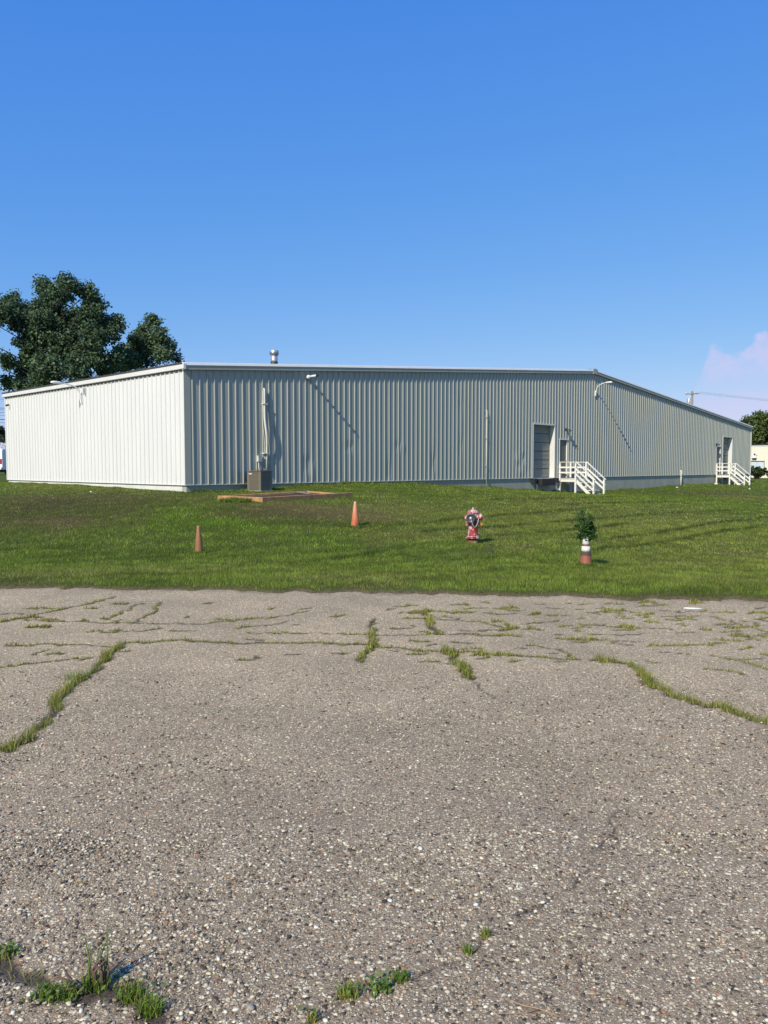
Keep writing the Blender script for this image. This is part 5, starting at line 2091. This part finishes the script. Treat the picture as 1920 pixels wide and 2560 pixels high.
# ------------------------------------------------------------------ single weeds in the foreground
def tuft(px, py, n, h, r, label, broad=0, dead=0, yellow=0.2, tall=0, lean=0.8):
    p = on_z(px, py)
    t = thing('weed_tuft', (p.x, p.y, 0.0), label, 'weed', 0, 'weeds in the foreground cracks')
    a = rng.uniform(0, 2 * math.pi, n)
    rr = r * np.sqrt(rng.uniform(0, 1, n))
    hh_ = h * rng.uniform(0.4, 1.1, n)
    m_ = (rng.uniform(0, 1, n) < yellow)[:, None]
    c = np.where(m_, np.array((0.36, 0.31, 0.08))[None], np.array((0.135, 0.225, 0.022))[None]) * rng.uniform(0.65, 1.35, n)[:, None]
    V, Fq, C = blades(rr * np.cos(a) * 1.5, rr * np.sin(a), np.full(n, -0.006), hh_, np.full(n, 0.0032), c, lean)
    np_mesh('blades', V, Fq, 'blade', t, C, kind='stuff')
    if broad:
        cen = np.c_[rng.normal(0, r * 1.2, broad), rng.normal(0, r * 0.8, broad), rng.uniform(0.006, 0.03, broad)]
        v, f = leaf_quads(cen, 0.017, np.tile(np.array((0, 0, 1.0)), (broad, 1)), 0.7, 0.4)
        sh_ = np.repeat(rng.uniform(0.7, 1.3, broad), 4)[:, None]
        np_mesh('leaves', v, f, 'leaf', t, np.array((0.115, 0.180, 0.030))[None] * sh_, kind='stuff')
    for i in range(tall):
        x0, y0 = random.uniform(-r, r), random.uniform(-r, r) * 0.4
        hh2 = random.uniform(0.12, 0.20)
        MB().tube([(x0, y0, -0.005), (x0 + random.uniform(-.01, .01), y0, hh2 * 0.5), (x0 + random.uniform(-.03, .03), y0 + 0.01, hh2)], [0.003, 0.0024, 0.001], 4).build('stalk', 'weedstalk', t)
    for i in range(dead):
        x0, y0 = random.uniform(-r, r), random.uniform(-r, r) * 0.4
        hh2 = random.uniform(0.05, 0.11)
        MB().tube([(x0, y0, -0.005), (x0 + random.uniform(-.015, .015), y0, hh2 * 0.6), (x0 + random.uniform(-.03, .03), y0, hh2)], [0.0045, 0.004, 0.002], 5).build('dead_stalk', 'deadstem', t)
    return t


M['weedstalk'] = mat('green_stalk', (0.10, 0.16, 0.03), 0.6, var=0.2, scale=20)
tuft(1212, 2340, 70, 0.045, 0.012, 'upper of two small grass tufts on the thin crack', lean=0.7)
tuft(1172, 2382, 60, 0.042, 0.013, 'lower of two small grass tufts on the thin crack', lean=0.8)
tuft(872, 2490, 130, 0.055, 0.024, 'yellowish grass tuft on the crack at the bottom centre', broad=10, yellow=0.45)
tuft(952, 2475, 40, 0.03, 0.020, 'low broad-leaved weed between two tufts at the bottom centre', broad=70)
tuft(998, 2452, 90, 0.045, 0.020, 'grass and leaf tuft at the right end of the bottom centre weeds', broad=22, yellow=0.35)
tuft(785, 2548, 50, 0.035, 0.015, 'small tuft at the lower edge left of the centre crack', broad=8, yellow=0.4)
tuft(238, 2466, 150, 0.060, 0.030, 'tall-stalked weed with dead brown stems at the lower left', broad=20, dead=11, tall=7)
tuft(330, 2490, 150, 0.050, 0.032, 'bright green grass tuft right of the dead stems at the lower left', broad=40)
tuft(375, 2530, 150, 0.060, 0.025, 'arching bright grass tuft near the bottom edge at the lower left', lean=1.3)
tuft(160, 2490, 90, 0.045, 0.030, 'leafy weed left of the dead stems at the lower left', broad=60)
tuft(112, 2492, 60, 0.045, 0.020, 'small leafy weed by the white pebble at the lower left', broad=40)
tuft(15, 2385, 60, 0.035, 0.030, 'reddish green weed patch at the left edge near the bottom', broad=70, yellow=0.5)
tuft(192, 1697, 90, 0.10, 0.06, 'dark broad weed standing out of the grassy crack on the left', broad=60, yellow=0.1)
# dead branchy stem
p = on_z(205, 2478)
t = thing('dead_stem', (p.x, p.y, 0), 'dark forked dead stem leaning left among the lower left weeds', 'dead plant')
MB().tube([(0.02, 0, -0.004), (-0.02, 0.0, 0.02), (-0.05, 0.01, 0.045), (-0.062, 0.01, 0.075)], [0.006, 0.005, 0.004, 0.002], 6).build('stem', 'deadstem', t, True)
MB().tube([(-0.03, 0.0, 0.028), (-0.075, 0.0, 0.05)], [0.004, 0.0015], 6).build('branch', 'deadstem', t, True)
MB().tube([(-0.005, 0.0, 0.012), (-0.045, -0.02, 0.02)], [0.004, 0.0015], 6).build('branch', 'deadstem', t, True)
# dry straw twig
a, b = on_z(1265, 2503), on_z(1405, 2556)
t = thing('dry_twig', (a.x, a.y, 0.006), 'thin dry straw-coloured twig lying on the pavement near the bottom right', 'twig')
d_ = b - a
MB().tube([(0, 0, 0), (d_.x * 0.3, d_.y * 0.35, 0.004), (d_.x * 0.62, d_.y * 0.55, 0.006), (d_.x * 1.05, d_.y * 0.95, 0.002)], [0.0012, 0.002, 0.0022, 0.002], 5).build('stem', 'twig', t, True)
e_ = on_z(1240, 2540) - a
MB().tube([(e_.x, e_.y, 0.001), (d_.x * 0.3, d_.y * 0.70, 0.003), (d_.x * 0.62, d_.y * 0.55, 0.006)], [0.001, 0.0016, 0.0018], 5).build('side_stem', 'twig', t, True)
# loose pebbles that stand out
for px, py, r_, mt, lab in ((1051, 2124, 0.011, 'litter', 'cream pebble lying loose on the pavement below the centre'), (975, 2254, 0.009, 'litter', 'white pebble beside a dark one above the lower centre weeds'),
                            (961, 2256, 0.009, 'iron', 'dark pebble touching a white one above the lower centre weeds'), (78, 2489, 0.012, 'litter', 'white oval pebble among the lower left weeds'),
                            (627, 2523, 0.012, 'pebgrey', 'round grey pebble near the bottom edge left of centre'), (1357, 2258, 0.008, 'litter', 'pale pebble sitting in the thin crack at the right'),
                            (1190, 2264, 0.009, 'litter', 'white pebble with a dark shadow right of the lower centre')):
    p = on_z(px, py)
    b = MB()
    b.lathe([(r_ * 0.3, -r_ * 0.5), (r_ * 0.85, -r_ * 0.25), (r_, 0.1 * r_), (r_ * 0.7, 0.5 * r_), (r_ * 0.25, 0.65 * r_)], 9)
    o = b.build('pebble', mt, None, True)
    o.location = (p.x, p.y, r_ * 0.45)
    o.rotation_euler = (0, 0, random.uniform(0, 3))
    o.scale = (1.25, 0.9, 1)
    tag(o, lab, 'pebble', 'loose pebbles on the pavement')

# ------------------------------------------------------------------ aggregate stones standing proud of the asphalt
ico_v = []
ph2 = (1 + 5 ** 0.5) / 2
for a in (-1, 1):
    for b in (-ph2, ph2):
        ico_v += [(0, a, b), (a, b, 0), (b, 0, a)]
ico_v = np.array(ico_v) / math.sqrt(1 + ph2 * ph2)
ico_f = []
for i in range(12):
    for j in range(i + 1, 12):
        for k in range(j + 1, 12):
            d1 = np.linalg.norm(ico_v[i] - ico_v[j])
            d2 = np.linalg.norm(ico_v[j] - ico_v[k])
            d3 = np.linalg.norm(ico_v[i] - ico_v[k])
            if max(d1, d2, d3) < 1.1:
                nrm_ = np.cross(ico_v[j] - ico_v[i], ico_v[k] - ico_v[i])
                ico_f.append((i, j, k) if nrm_.dot(ico_v[i]) > 0 else (i, k, j))
ico_f = np.array(ico_f)


def stones(n, y0, y1, rmin, rmax):
    yy = np.sqrt(rng.uniform(y0 * y0, y1 * y1, n))
    xx = rng.uniform(-1, 1, n) * (0.60 * yy + 0.35)
    # none in the cracks, fewer with distance
    kp = rng.uniform(0, 1, n) < np.clip((7.2 - yy) / 3.6, 0.0, 1.0)
    for fine_, hw, depth, dens, hgt in CR:
        if fine_[0][1] < 6.5:
            kp &= poly_dist(xx, yy, fine_) > hw * 0.9 + 0.003
    xx, yy = xx[kp], yy[kp]
    n = len(xx)
    r = rmin + (rmax - rmin) * rng.uniform(0, 1, n) ** 2.6
    ang = rng.uniform(0, 2 * math.pi, n)
    sx = r * rng.uniform(1.0, 1.55, n)
    sy = r * rng.uniform(0.65, 1.0, n)
    sz = r * rng.uniform(0.40, 0.62, n)
    v = ico_v[None] * (1 + rng.normal(0, 0.12, (n, 12, 1)))
    x = v[:, :, 0] * sx[:, None]
    y = v[:, :, 1] * sy[:, None]
    z = v[:, :, 2] * sz[:, None]
    X = x * np.cos(ang)[:, None] - y * np.sin(ang)[:, None] + xx[:, None]
    Y = x * np.sin(ang)[:, None] + y * np.cos(ang)[:, None] + yy[:, None]
    Z = z + (0.05 * r)[:, None]
    V = np.stack([X, Y, Z], 2).reshape(-1, 3)
    Fq = (np.arange(n)[:, None, None] * 12 + ico_f[None]).reshape(-1, 3)
    pal = np.array([(0.065, 0.053, 0.042), (0.115, 0.093, 0.068), (0.20, 0.165, 0.12), (0.29, 0.24, 0.175), (0.38, 0.325, 0.24), (0.48, 0.43, 0.32), (0.60, 0.545, 0.41), (0.70, 0.64, 0.49), (0.35, 0.17, 0.10), (0.42, 0.29, 0.16)])
    pr_ = np.array([0.10, 0.11, 0.13, 0.14, 0.14, 0.13, 0.12, 0.09, 0.02, 0.02])
    ci = rng.choice(len(pal), n, p=pr_ / pr_.sum())
    c = pal[ci] * rng.uniform(0.72, 1.08, (n, 1)) * np.array((1.0, 0.985, 0.93))
    return V, Fq, np.repeat(c, 12, 0)


V, Fq, C = join([stones(40000, 1.4, 3.4, 0.0020, 0.0095), stones(34000, 3.2, 6.2, 0.0026, 0.0095)])
g = np_mesh('aggregate_stones', V, Fq, 'stone', cols=C, smooth=False, kind='stuff')
tag(g, 'pale and dark aggregate stones standing proud of the worn asphalt', 'stones')
